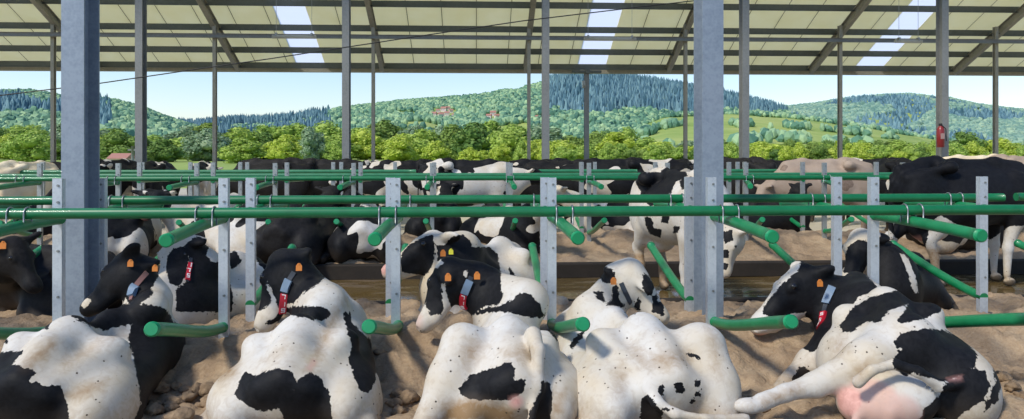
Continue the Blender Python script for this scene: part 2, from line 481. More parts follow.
# ------------------------------------------------------------------ columns
def column(px, Y, w, h, z1, mat, label, group, name='steel_column'):
    x = at(px, Y)[0]
    e = empty(name, (x, Y + h / 2, 0), label, 'column', group)
    m = MB(); m.prism(iprof(w, h, .014, .010), (0, 0, 0), (0, 0, z1), up=(0, 1, 0)); m.build('beam', mat, e)
    b = MB().box((0, 0, .21), (w + .12, h + .12, .02)); b.build('base_plate', mat, e)
    return e
for i, p in enumerate((72.5, 713)):
    e = column(p, 5.74, .168, .235, 9.4, M['galv_col'], ['thick blue-grey steel column at the left, tallest and widest on the left side', 'thick speckled grey steel column right of centre, nearest the camera'][i], 'near columns')
pm = (-64, 138.5, 345.5, 546, 746, 945.5, 1145)
for i, p in enumerate(pm):
    column(p, 18.1, .17, .26, 7.75, M['galv_grey'], 'grey steel column of the middle row rising past the roof purlins, %s' % nth(i, len(pm)), 'middle columns')
pf = (-106, 52, 214, 373, 529, 686, 841, 997, 1155)
def zroof(Y): return 1.75 + (149.3 - 65) / 28.9 + .479 * (25.6 - Y)
for i, p in enumerate(pf):
    column(p, 22.95, .10, .14, zroof(22.95) - .25, M['rafter'], 'thin dark steel post of the back row at the barn edge, %s' % nth(i, len(pf)), 'back row posts')
# lit post under the gutter
e = empty('camera_pole', tuple(at(586.5, 25.4, z=0)), 'slim pale steel pole under the roof edge carrying a small dark camera', 'pole')
MB().prism(iprof(.16, .16, .012, .01), (0, 0, 0), (0, 0, 4.38), up=(0, 1, 0)).build('shaft', M['galv_grey'], e)
MB().box((0, 0, 4.42), (1.0, .3, .09), bev=.01).box((.02, -.16, 4.43), (.16, .06, .16), bev=.01).build('head_plate', M['purlin'], e)
cm = MB().box((-.12, -.14, 3.98), (.10, .16, .26), bev=.02); cm.tube([(-.12, -.22, 3.92), (-.12, -.27, 3.9)], .04, 12)
cm.build('camera_housing', M['bolt'], e)
# fire extinguisher on a middle column
t = NT('extinguisher_red'); t.col((.22, .018, .02)); t.set(Roughness=.35); M['exred'] = t.m
t = NT('black_rubber'); t.col((.012, .012, .013)); t.set(Roughness=.6); M['blk'] = t.m
e = empty('fire_extinguisher', tuple(at(940.5, 17.98, py=137)), 'red fire extinguisher hung on the left of the right middle column', 'fire extinguisher')
autosmooth(MB().tube([(0, 0, -.26), (0, 0, -.25), (0, 0, .18), (0, 0, .25), (0, 0, .28)], [.07, .09, .09, .06, .03], 16).build('cylinder', M['exred'], e))
MB().box((0, 0, .31), (.05, .1, .06), bev=.01).tube([(0, -.04, .3), (.1, -.06, .2), (.11, -.06, -.1)], .014, 8).build('valve_and_hose', M['blk'], e)
t = NT('label_white'); t.col((.35, .22, .2)); M['white'] = t.m
MB().box((0, -.088, .02), (.10, .01, .14), bev=.003).build('label_plate', M['white'], e)

# ------------------------------------------------------------------ roof
Y0, Y1 = 15.0, 25.75
XR = (-24, 30)
def roofpt(x, Y, off): # off = along the normal (downwards negative)
    return (x, Y, zroof(Y) + off)
sky_px = [(266, 300, 291, 321), (594, 627, 580, 611), (923.5, 941.5, 866, 900)]
sl_x = []
for a, b, c_, d_ in ((266, 300, 291, 321), (594, 627, 580, 611)):
    sl_x.append((at(a, 22.0)[0], at(b, 22.0)[0]))
sl_x.append((at(915, 22.0)[0], at(948, 22.0)[0]))
sl_x.sort()
edges = [XR[0]] + [v for p in sl_x for v in p] + [XR[1]]
m = MB()
def slab(m, xa, xb, th=.06):
    V = [roofpt(xa, Y0, 0), roofpt(xb, Y0, 0), roofpt(xb, Y1, 0), roofpt(xa, Y1, 0)]
    V += [(v[0], v[1], v[2] + th) for v in V]
    m.add(V, [(0, 3, 2, 1), (4, 5, 6, 7), (0, 1, 5, 4), (1, 2, 6, 5), (2, 3, 7, 6), (3, 0, 4, 7)])
for i in range(0, len(edges), 2): slab(m, edges[i], edges[i + 1])
tag(m.build('ceiling', M['ceiling']), kind='structure')
for i, (a, b) in enumerate(sl_x):
    m = MB(); V = [roofpt(a, Y0, .03), roofpt(b, Y0, .03), roofpt(b, Y1 - .15, .03), roofpt(a, Y1 - .15, .03)]
    m.add(V, [(0, 3, 2, 1)]); tag(m.build('window_%d' % (i + 1), M['skylight']), kind='structure')
# rafters
rx = [at(p, 22.0)[0] for p in (-130, 35, 201, 368, 533, 697, 861, 1026, 1190)]
for i, x in enumerate(rx):
    a = Vector(roofpt(x, Y0, -.36)); b = Vector(roofpt(x, 25.45, -.26))
    m = MB().prism(iprof(.15, .26, .012, .012), a, b)
    tag(m.build('roof_rafter', M['rafter']), 'sloping steel rafter under the roof, %s' % nth(i, len(rx)), 'rafter', 'roof rafters')
for i, Yp in enumerate((25.5, 24.65, 23.5, 22.35, 21.2, 20.05, 18.9, 17.7, 16.5, 15.3)):
    a = roofpt(XR[0], Yp, -.11); b = roofpt(XR[1], Yp, -.11); h = .10
    prof = [(-.004, -h), (.06, -h), (.06, -h + .006), (.002, -h + .006), (.002, h - .006), (-.06, h - .006), (-.06, h), (-.004, h)]
    m = MB().prism(prof[::-1], a, b)
    tag(m.build('roof_purlin', M['purlin']), 'dark steel purlin running across the roof, %s up from the eave' % ORD[i], 'purlin', 'roof purlins')
# eave gutter, tie beam carrying the lamps
g = MB().prism([(-.09, -.08), (.09, -.08), (.11, .07), (.09, .07), (.075, -.065), (-.075, -.065), (-.09, .07), (-.11, .07)], (XR[0], 25.90, zroof(25.75) - .10), (XR[1], 25.90, zroof(25.75) - .10))
tag(g.build('eave_gutter', M['rafter']), 'long metal gutter along the roof edge', 'gutter')
g = MB().prism(iprof(.12, .12, .01, .01), (XR[0], 22.8, 5.19), (XR[1], 22.8, 5.19))
tag(g.build('tie_beam', M['galv_grey']), 'horizontal steel tie beam joining the tops of the back row posts', 'beam')
t = NT('lamp_plastic'); t.col((.42, .42, .38)); t.set(Roughness=.4); M['lamp'] = t.m
for i, (p0, p1) in enumerate(((272, 316), (584, 636), (895, 922))):
    xa, xb = at(p0, 21.6)[0], at(p1, 21.6)[0]; z = at(600, 21.6, py=39)[2]
    e = empty('strip_light', ((xa + xb) / 2, 21.6, z), 'unlit tubular strip light hung under the roof by a skylight, %s' % nth(i, 3), 'light', 'strip lights')
    autosmooth(MB().tube([(xa, 21.6, z), (xb, 21.6, z)], .055, 12).build('lamp_tube', M['lamp'], e, world=True))
    for q in (xa + .12, xb - .12): MB().box((q, 21.6, z + .06), (.06, .13, .10), bev=.01).tube([(q, 21.6, z + .1), (q, 21.6, zroof(21.6) - .25)], .006, 6).build('bracket', M['bolt'], e, world=True)
# power cable crossing the bay
pts = []
for px, py, Yc in ((-60, 100, 14), (0, 95.5, 14), (95, 84, 14), (191, 70, 14), (268, 59, 14), (341, 48, 14), (420, 36, 14), (522, 21, 14), (610, 10.5, 14), (700, 0, 14), (780, -12, 14)):
    pts.append(tuple(at(px, Yc, py=py)))
tag(MB().tube(pts, .011, 6).build('power_cable', M['blk'], smooth=True), 'thin dark cable strung across the barn from the left', 'cable')
# ================================================================== landscape
def prof_at(profile, px):
    xs = [p[0] for p in profile]; ys = [p[1] for p in profile]
    return np.interp(px, xs, ys)
HILLS = {  # ridge profile in the view, ridge distance, foot distance
 'left':  ([(-500, 112), (-200, 104), (0, 99), (30, 98), (60, 103), (110, 106), (140, 113), (165, 123), (195, 132), (230, 146), (270, 152), (2000, 152)], 950., 260.),
 'knoll': ([(-500, 152), (560, 152), (600, 146), (640, 128), (665, 119), (700, 116), (750, 116), (790, 119), (850, 127), (905, 136), (960, 146), (1010, 152), (2000, 152)], 760., 230.),
 'strip': ([(-500, 152), (180, 152), (230, 142), (270, 137), (330, 131), (380, 124), (425, 123), (455, 130), (500, 146), (540, 152), (2000, 152)], 640., 240.),
 'ridge': ([(-500, 128), (100, 128), (195, 130), (232, 126), (260, 126), (300, 121), (340, 113), (400, 106), (450, 102), (490, 97), (520, 91), (545, 86), (560, 82), (590, 78), (620, 81), (680, 90), (720, 97), (760, 107), (800, 118), (860, 132), (950, 150), (2000, 152)], 1900., 700.),
 'right': ([(-500, 152), (640, 152), (700, 125), (740, 108), (790, 110), (815, 107), (850, 101), (885, 98), (910, 97), (935, 100), (960, 106), (1024, 113), (1200, 112), (1700, 125)], 2200., 800.),
 'far':   ([(-500, 152), (860, 152), (900, 120), (930, 104), (945, 99), (975, 106), (1030, 114), (1200, 122), (1700, 135)], 4200., 2600.),
}
def hill_h(name, px, Y):
    prof, D, Ft = HILLS[name]
    py = prof_at(prof, px)
    H = np.maximum(152 - py, 0) / FPX * D
    t = np.clip((Y - Ft) / (D - Ft), 0, 1)
    up = t * t * (3 - 2 * t) * .55 + t * .45
    dn = np.clip(1 - (Y - D) / (D * .6), 0, 1)
    dn = dn * dn * (3 - 2 * dn)
    return H * np.where(Y < D, up, dn)
def terrain(px, Y):
    h = np.zeros_like(px) - .4
    for k in HILLS: h = np.maximum(h, hill_h(k, px, Y))
    return h
def pxx(px, Y):      # world x for arrays
    t = (px - CX) / FPX
    return (sy_ + t * cy_) / (cy_ - t * sy_) * Y

pxs = np.linspace(-420, 1450, 300)
ds = np.concatenate([np.linspace(0, 1, 110)]); ds = 60 * (5200 / 60) ** ds
PXg, Yg = np.meshgrid(pxs, ds)
Hg = terrain(PXg, Yg); nz = (fbm(PXg * .03, np.log(Yg) * 5) - .5)
Hg = Hg + nz * np.clip((Yg - 300) / 1500, 0, 1) * 14
Xg = pxx(PXg, Yg); nx, ny = len(pxs), len(ds)
idx = np.arange(nx * ny).reshape(ny, nx)
Fg = np.stack([idx[:-1, :-1].ravel(), idx[:-1, 1:].ravel(), idx[1:, 1:].ravel(), idx[1:, :-1].ravel()], 1)
t = NT('meadow_grass'); c = t.coord('Object'); n = t.noise(.012, 6, .6, c); f = t.noise(.09, 4, .6, c)
k = t.ramp(n, [(.3, (.19, .30, .06)), (.5, (.34, .42, .11)), (.7, (.50, .50, .17))])
t.col(t.mix(.3, k, t.ramp(f, [(.3, (.12, .24, .05)), (.7, (.45, .5, .16))]))); t.set(Roughness=.95, Specular_IOR_Level=.1)
M['meadow'] = t.m
tag(mesh_obj('hills', np.stack([Xg.ravel(), Yg.ravel(), Hg.ravel()], 1), Fg, M['meadow']), kind='structure')
X, Y, F = grid(-60, 70, 33.9, 64, 50, 30)
tag(mesh_obj('ground', np.stack([X, Y, 0 * X - .06], 1), F, M['meadow']), kind='structure')

def m_leaf(name, a, b, c_, objrand=True, trans=.25, sc=3.0):
    t = NT(name)
    oi = t.new('ShaderNodeObjectInfo'); g = t.new('ShaderNodeNewGeometry')
    n = t.noise(sc, 3, .6, t.coord('Object'))
    f = t.math('ADD', t.math('MULTIPLY', n, .55), t.math('MULTIPLY', g.outputs['Random Per Island'], .55))
    k = t.ramp(f, [(.22, a), (.5, b), (.82, c_)])
    if objrand:
        k = t.mix(t.math('MULTIPLY', oi.outputs['Random'], .55), k, t.mix(.5, k, (.55, .62, .12)), 'MIX')
    t.col(k); t.set(Roughness=.7, Specular_IOR_Level=.2)
    tr = t.new('ShaderNodeBsdfTranslucent'); t.lk(k, tr.inputs[0])
    mx = t.new('ShaderNodeMixShader'); mx.inputs[0].default_value = trans
    t.lk(t.b.outputs[0], mx.inputs[1]); t.lk(tr.outputs[0], mx.inputs[2]); t.lk(mx.outputs[0], t.out.inputs[0])
    return t.m
M['leaf_y'] = m_leaf('yellow_green_leaves', (.22, .32, .03), (.46, .57, .07), (.72, .78, .18), False, .35)
M['leaf_m'] = m_leaf('mid_green_leaves', (.11, .22, .03), (.27, .42, .07), (.50, .62, .16))
M['leaf_d'] = m_leaf('dark_green_leaves', (.05, .12, .025), (.12, .23, .05), (.26, .38, .10))
M['leaf_w'] = m_leaf('grey_green_leaves', (.12, .20, .10), (.24, .36, .19), (.42, .52, .32), False)
M['conifer'] = m_leaf('haze_blue_conifer', (.05, .12, .15), (.10, .20, .25), (.20, .33, .35), False, .0, .01)  # spruce blue-green whose blue also stands in for haze in the air
M['broad_far'] = m_leaf('hillside_broadleaf', (.04, .12, .09), (.14, .28, .17), (.36, .50, .26), False, .0, .008)  # leaf green cooled toward blue, distance haze mixed into the colour
M['broad_haze'] = m_leaf('hazed_hillside_wood', (.11, .22, .18), (.20, .33, .25), (.34, .46, .30), False, .0, .006)  # paler, flatter greens: far haze painted into the colour
t = NT('tree_bark'); t.col((.12, .09, .06)); t.set(Roughness=.9); M['bark'] = t.m

# --- forests on the hillsides (uncountable): merged low crowns with real volume
def ico():
    p = (1 + 5 ** .5) / 2
    v = np.array([(-1,p,0),(1,p,0),(-1,-p,0),(1,-p,0),(0,-1,p),(0,1,p),(0,-1,-p),(0,1,-p),(p,0,-1),(p,0,1),(-p,0,-1),(-p,0,1)], float)
    v /= np.linalg.norm(v[0])
    f = np.array([(0,11,5),(0,5,1),(0,1,7),(0,7,10),(0,10,11),(1,5,9),(5,11,4),(11,10,2),(10,7,6),(7,1,8),(3,9,4),(3,4,2),(3,2,6),(3,6,8),(3,8,9),(4,9,5),(2,4,11),(6,2,10),(8,6,7),(9,8,1)])
    return v, f
IV, IF = ico()
def ico2():
    v = [tuple(a) for a in IV]; f = []; cache = {}
    def mid(a, b):
        k = (min(a, b), max(a, b))
        if k not in cache:
            m = (np.array(v[a]) + np.array(v[b])) / 2; m /= np.linalg.norm(m); v.append(tuple(m)); cache[k] = len(v) - 1
        return cache[k]
    for a, b, c in IF:
        ab, bc, ca = mid(a, b), mid(b, c), mid(c, a); f += [(a, ab, ca), (b, bc, ab), (c, ca, bc), (ab, bc, ca)]
    return np.array(v), np.array(f)
IV2, IF2 = ico2()
def scatter_mesh(name, pts, rad, hts, kind, mat, label, jitter=.25):
    n = len(pts)
    if kind == 'cone':
        k = 6; ang = np.arange(k) * 2 * PI / k
        rings = [(0.0, .9), (.35, .75), (.38, .5), (.75, .28)]
        V = [np.array([(math.cos(a) * r, math.sin(a) * r, z) for a in ang]) for z, r in rings]
        V = np.concatenate(V + [np.array([(0, 0, 1.0)])])
        Fc = []
        for q in range(3):
            for i in range(k):
                j = (i + 1) % k; Fc += [(q*k+i, q*k+j, q*k+k+j), (q*k+i, q*k+k+j, q*k+k+i)]
        for i in range(k): Fc.append((3*k+i, 3*k+(i+1)%k, 4*k))
        Fc = np.array(Fc); base = V
    else:
        base = IV.copy(); base[:, 2] = base[:, 2] * .5 + .45; Fc = IF
    nv = len(base)
    rot = RNG.random(n) * 2 * PI
    c, s = np.cos(rot)[:, None], np.sin(rot)[:, None]
    bx = base[None, :, 0] * (1 + jitter * (RNG.random((n, nv)) - .5)); by = base[None, :, 1] * (1 + jitter * (RNG.random((n, nv)) - .5))
    x = (bx * c - by * s) * rad[:, None] + pts[:, 0:1]
    y = (bx * s + by * c) * rad[:, None] + pts[:, 1:2]
    z = base[None, :, 2] * (1 + .15 * (RNG.random((n, nv)) - .5)) * hts[:, None] + pts[:, 2:3]
    V = np.stack([x, y, z], 2).reshape(-1, 3)
    F = (Fc[None] + (np.arange(n) * nv)[:, None, None]).reshape(-1, 3)
    return tag(mesh_obj(name, V, F, mat, smooth=False), label, 'forest', kind='stuff')
def forest(hill, n, kindsel, rad, ht, mat, name, label, kind, px0, px1, t0=0.05, t1=1.06, mask=None):
    prof, D, Ft = HILLS[hill]
    px = RNG.uniform(px0, px1, n); tt = RNG.uniform(t0, t1, n) ** .9
    Y = Ft + (D - Ft) * tt
    h = hill_h(hill, px, Y); top = terrain(px, Y)
    ok = (h >= top - 1.5) & (h > 1.0)
    if mask is not None: ok &= mask(px, Y, tt, 149.3 - FPX * h / Y)
    px, Y, h = px[ok], Y[ok], h[ok]
    P = np.stack([pxx(px, Y), Y, top[ok] - .6], 1)
    k = len(P)
    r = rad * RNG.uniform(.7, 1.35, k); H = ht * RNG.uniform(.65, 1.3, k)
    return scatter_mesh(name, P, r, H, kind, mat, label)
nz_ = lambda px, Y, s: fbm(px * .02 + s, np.log(Y) * 6 + s, oct=3)
# left hill: conifers on the lower left, broadleaf on the rest
con_l = lambda px, Y, t, py: (nz_(px, Y, 5) > .50) & (px < 110) & (t > .2) & (t < .72)
forest('left', 9000, None, 3.4, 11, M['conifer'], 'hill_forest', 'dark blue-green conifers covering part of the left hill', 'cone', -300, 280, .1, 1.08, con_l)
forest('left', 14000, None, 3.0, 7.0, M['broad_far'], 'hill_forest', 'bluish haze-tinted green broadleaf wood covering the left hill', 'ico', -300, 290, .06, 1.1, lambda px, Y, t, py: ~con_l(px, Y, t, py))
# main ridge
con_r = lambda px, Y, t, py: (px > 545) & (px < 830) & (py < 112 + (nz_(px, Y, 9) - .5) * 26) | (px < 330) & (nz_(px, Y, 77) > .47)
forest('ridge', 17000, None, 5.0, 19, M['conifer'], 'hill_forest', 'tall blue-green spruce forest on the central ridge', 'cone', 100, 860, .1, 1.03, con_r)
def clear(px, Y, t, py):
    return ((((px - 405) / 14) ** 2 + ((py - 113.5) / 2.2) ** 2) < 1) | ((((px - 474) / 13) ** 2 + ((py - 108.5) / 1.6) ** 2) < 1) | ((((px - 540) / 16) ** 2 + ((py - 118) / 2) ** 2) < 1) | (np.abs(px - 444) < 12) & (np.abs(py - 114) < 5) | (np.abs(px - 493) < 8) & (np.abs(py - 118) < 4)
forest('ridge', 30000, None, 4.6, 10, M['broad_far'], 'hill_forest', 'bluish haze-tinted broadleaf woods on the slopes below the spruce ridge', 'ico', 100, 880, .05, 1.03, lambda px, Y, t, py: ~con_r(px, Y, t, py) & ~clear(px, Y, t, py) & (nz_(px, Y, 31) > .36))
forest('right', 26000, None, 5.5, 10, M['broad_haze'], 'hill_forest', 'haze-tinted green wood covering the right hill', 'ico', 690, 1300, .06, 1.04, lambda px, Y, t, py: nz_(px, Y, 13) < .63)
forest('right', 9000, None, 5.0, 12, M['conifer'], 'hill_forest', 'darker conifer patches on the right hill', 'cone', 690, 1300, .06, 1.03, lambda px, Y, t, py: nz_(px, Y, 13) >= .63)
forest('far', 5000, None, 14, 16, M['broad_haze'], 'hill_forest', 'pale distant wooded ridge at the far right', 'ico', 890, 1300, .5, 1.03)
# meadow knoll: dark tree line along its crest and a few hedges, otherwise open
crest = lambda px, Y, t, py: (t > .95) | (t > .44) & (t < .49) & (nz_(px, Y, 3) > .52) | (nz_(px, Y, 17) > .735)
forest('knoll', 6000, None, 2.4, 6.0, M['broad_far'], 'hill_forest', 'dark line of trees along the crest of the pale meadow', 'ico', 590, 1010, .05, 1.05, lambda px, Y, t, py: crest(px, Y, t, py) & ((px > 780) | (t < .5) | (t > .97)))
forest('strip', 2500, None, 2.4, 6.0, M['broad_far'], 'hill_forest', 'trees dotted along the meadow strip left of centre', 'ico', 190, 530, .05, 1.05, lambda px, Y, t, py: (t < .55) & (nz_(px, Y, 41) > .42) | (nz_(px, Y, 43) > .62))

# --- village on the slope
t = NT('village_wall'); t.col((.72, .62, .58)); t.set(Roughness=.9); M['vwall'] = t.m
t = NT('village_roof'); t.col((.42, .20, .15)); t.set(Roughness=.9); M['vroof'] = t.m
t = NT('window_dark'); t.col((.05, .06, .07)); t.set(Roughness=.2); M['vwin'] = t.m
vil = [(434, 117, 1), (438, 113, .8), (441, 117.5, 1), (444, 112, 1.1), (447, 116, .9), (451, 113, .8), (454, 117, .7), (441, 109.5, .7), (448, 110, .8), (489, 119, .9), (493, 116, 1), (497, 118.5, .8), (536, 119, .7), (546, 118, .8), (552, 119.5, .7)]
prof, D, Ft = HILLS['ridge']
for i, (px, py, s) in enumerate(vil):
    Ys = np.linspace(Ft, D, 200); hh = terrain(np.full(200, float(px)), Ys); pys = 149.3 - FPX * (hh - CAMZ) / Ys
    j = int(np.argmin(np.abs(pys - py))); Yh = Ys[j]; z = hh[j]
    w, dpt, h = 9 * s, 8 * s, 5.5 * s
    side = 'upper' if py < 114 else 'lower'
    grp = 'village houses' if px < 460 else ('right hillside houses' if px > 520 else 'hillside houses')
    lab = {'village houses': 'small pale house with a reddish roof in the village cluster on the wooded slope', 'hillside houses': 'small pale house among the trees right of the village', 'right hillside houses': 'small pale house on the slope by the middle column right of centre'}[grp]
    e = empty('village_house', (pxx(px, Yh), Yh, z), lab, 'house', grp, rz=.3 * (i % 3 - 1))
    MB().box((0, 0, h / 2 - .5), (w, dpt, h + 1)).build('walls', M['vwall'], e)
    rf = MB(); rf.prism([(-dpt * .6, h), (dpt * .6, h), (0, h + 3.2 * s)], (-w * .55, 0, 0), (w * .55, 0, 0)); rf.build('roof', M['vroof'], e)
    for q in (-.28, 0, .28): MB().box((w * q, -dpt / 2 - .05, h * .55), (w * .12, .12, h * .24)).build('window', M['vwin'], e)

# --- near broadleaf trees
def crown_mesh(seed, n=3600, squash=.85, leaf=.06):
    """unit crown: height 1 from z=0; leafy facets on lobes plus a dark inner body"""
    rg = np.random.default_rng(seed)
    nl = 26; lobes = []
    for i in range(nl):
        a = rg.random() * 2 * PI; u = rg.random() ** .6; zz = rg.random()
        env = math.sin(PI * min(max(zz * .86 + .10, 0), 1)) ** .7
        r = .38 * env * u
        lobes.append((math.cos(a) * r, math.sin(a) * r, .18 + zz * .66, .10 + .09 * rg.random()))
    lobes.append((0, 0, .5, .26)); lobes.append((0, 0, .33, .22)); lobes.append((0, 0, .68, .2))
    V = []; F = []
    L = np.array(lobes); pick = rg.integers(0, len(L), n)
    dirs = rg.normal(size=(n, 3)); dirs /= np.linalg.norm(dirs, axis=1)[:, None]
    dirs[:, 2] = np.where(dirs[:, 2] < -.4, -dirs[:, 2], dirs[:, 2])
    P = L[pick, :3] + dirs * L[pick, 3:4] * rg.uniform(.8, 1.08, (n, 1))
    nr = dirs + rg.normal(size=(n, 3)) * .45; nr /= np.linalg.norm(nr, axis=1)[:, None]
    a = np.cross(nr, rg.normal(size=(n, 3))); a /= np.linalg.norm(a, axis=1)[:, None]; b = np.cross(nr, a)
    s = leaf * rg.uniform(.5, 1.1, (n, 1)) * .55
    q = np.stack([P + a * s, P + b * s * .8, P - a * s, P - b * s * .8], 1).reshape(-1, 3)
    Fq = np.arange(4 * n).reshape(n, 4)
    Vi = []; Fi = []; off = 4 * n
    for (x, y, z, r) in lobes:
        v = IV2 * r * .72 + np.array((x, y, z)); Vi.append(v); f = IF2 + off; off += len(v)
        Fi.append(f)
    V = np.concatenate([q] + Vi)
    faces = [tuple(r) for r in Fq.tolist()] + [tuple(r) for f in Fi for r in f.tolist()]
    return V, faces
crowns = [crown_mesh(100 + i) for i in range(5)]
cm_cache = {}
def tree(px, Y, top, w, mat, label, k, group, z0=0.0, name='broadleaf_tree'):
    x = pxx(px, Y)
    dist = x * sy_ + Y * cy_
    H = CAMZ + (HORY - top) / FPX * dist - z0; Wd = w / FPX * dist
    e = empty(name, (x, Y, z0), label, 'tree', group, rz=(k * 1.7) % 6.28)
    key = (k % 5, mat)
    if key not in cm_cache:
        V, F = crowns[k % 5]; o = mesh_obj('crown', V, F, M[mat], smooth=False); me = o.data
        bpy.data.objects.remove(o); cm_cache[key] = me
    o = bpy.data.objects.new('crown', cm_cache[key]); COL.objects.link(o); o.parent = e
    o.location = (0, 0, -H * (.2 if H < 6.5 else .06)); o.scale = (Wd * 1.12, Wd * 1.12, H * (1.2 if H < 6.5 else 1.06))
    MB().tube([(0, 0, -.2), (.03 * H, 0, H * .25), (0, .02 * H, H * .55)], [H * .028, H * .022, H * .012], 7).build('trunk', M['bark'], e, smooth=True)
    return e
k = 0
special = [
 (241, 95, 137, 47, 'leaf_m', 'rounded mid green tree left of the small yellow-green tree'),
 (285.5, 92, 136, 35, 'leaf_y', 'small round yellow-green tree with a neat crown, left of the second middle column'),
 (435, 90, 140, 33, 'leaf_y', 'small bright yellow tree left of centre, above the feeding cows'),
 (27, 105, 130, 54, 'leaf_m', 'broad mid green tree at the far left'),
 (118, 100, 131, 54, 'leaf_d', 'dark round tree just right of the big left column'),
 (160, 104, 138, 46, 'leaf_d', 'dark green tree beside the first middle column'),
 (208, 112, 128, 50, 'leaf_w', 'pale grey-green poplar-like tree behind the leftmost clear gap'),
 (312, 118, 126, 34, 'leaf_w', 'tall pale willow-like tree just left of the second middle column'),
 (337, 96, 138, 30, 'leaf_m', 'small green tree behind the second middle column'),
 (398, 98, 134, 48, 'leaf_y', 'yellow-green tree left of the small bright yellow tree'),
 (480, 112, 121, 62, 'leaf_d', 'big dark rounded tree in the centre left'),
 (452, 118, 124, 55, 'leaf_d', 'dark wide tree behind the small bright yellow tree'),
 (420, 108, 128, 50, 'leaf_m', 'broad green tree above the small bright yellow tree'),
 (510, 102, 125, 54, 'leaf_m', 'tall sunlit tree left of the central column'),
 (566, 98, 140, 60, 'leaf_y', 'yellow-green bushy tree between the central column and the pale pole'),
 (612, 106, 131, 52, 'leaf_y', 'yellow-green tree right of the pale pole'),
 (648, 112, 137, 50, 'leaf_m', 'green tree left of the big right column'),
 (664, 98, 141, 46, 'leaf_y', 'low yellow-green tree beside the big right column'),
 (760, 104, 140, 50, 'leaf_y', 'yellow-green tree right of the big right column'),
 (812, 112, 142, 48, 'leaf_m', 'green tree left of the thin right post'),
 (866, 96, 142, 36, 'leaf_y', 'small rounded yellow-green tree right of the thin right post'),
 (897, 104, 140, 42, 'leaf_m', 'rounded green tree below the meadow on the right'),
 (965, 100, 131, 44, 'leaf_d', 'dark full tree just right of the column with the fire extinguisher'),
 (1002, 100, 136, 44, 'leaf_y', 'yellow-green tree at the right edge'),
 (846, 112, 137, 16, 'leaf_d', 'small dark tree below the meadow crest line'),
]
for s in special:
    tree(*s[:5], s[5], k, None); k += 1
rows = [(150, 119, 134, 54, -460, 1420), (128, 127, 142, 46, -430, 1400), (84, 140, 150, 26, -400, 1380)]
for ri, (Yr, ta, tb, w, a, b) in enumerate(rows):
    px = a
    while px < b:
        if ri == 2 and px < 470: px += 10; continue
        tp = random.uniform(ta, tb); ww = w * random.uniform(.75, 1.25)
        if px > 635 and ri < 2: tp = random.uniform(139, 146); ww *= .7
        mt = random.choice([['leaf_d', 'leaf_w', 'leaf_m', 'leaf_m'], ['leaf_y', 'leaf_m', 'leaf_d', 'leaf_m'], ['leaf_y', 'leaf_y', 'leaf_m']][ri])
        if px > 540 and ri: mt = random.choice(['leaf_y', 'leaf_m', 'leaf_m', 'leaf_d'])
        lab = ['broadleaf tree in the farthest row of the tree belt behind the barn', 'broadleaf tree in the middle row of the tree belt behind the barn', 'low bushy tree in the front row of the tree belt just above the cows'][ri]
        grp = ['farthest row of the tree belt', 'middle row of the tree belt', 'front row of the tree belt'][ri]
        tree(px, Yr * random.uniform(.94, 1.06), tp, ww, mt, lab, k, grp); k += 1
        px += ww * random.uniform(.45, .62)

# small farmhouse and utility pole seen beyond the barn on the left
e = empty('farm_shed', (pxx(122., 78.), 78., 0), 'small low shed with a reddish roof beyond the cows at the left', 'shed')
MB().box((0, 0, .35), (1.7, 2, 1.0)).build('walls', M['vwall'], e)
MB().prism([(-1.3, 0), (1.3, 0), (0, .55)], (-1.0, 0, .8), (1.0, 0, .8)).build('roof', M['vroof'], e)
e = empty('utility_pole', (pxx(132.5, 60.), 60., 0), 'pale utility pole with a crossarm beyond the barn, left of the first middle column', 'pole')
MB().tube([(0, 0, 0), (0, 0, 1.75 + (149.3 - 146) / 740 * 60)], .11, 8).build('shaft', M['galv_grey'], e, smooth=True)
MB().box((0, 0, 1.75 - .05), (.7, .1, .12)).build('crossarm', M['galv_grey'], e)
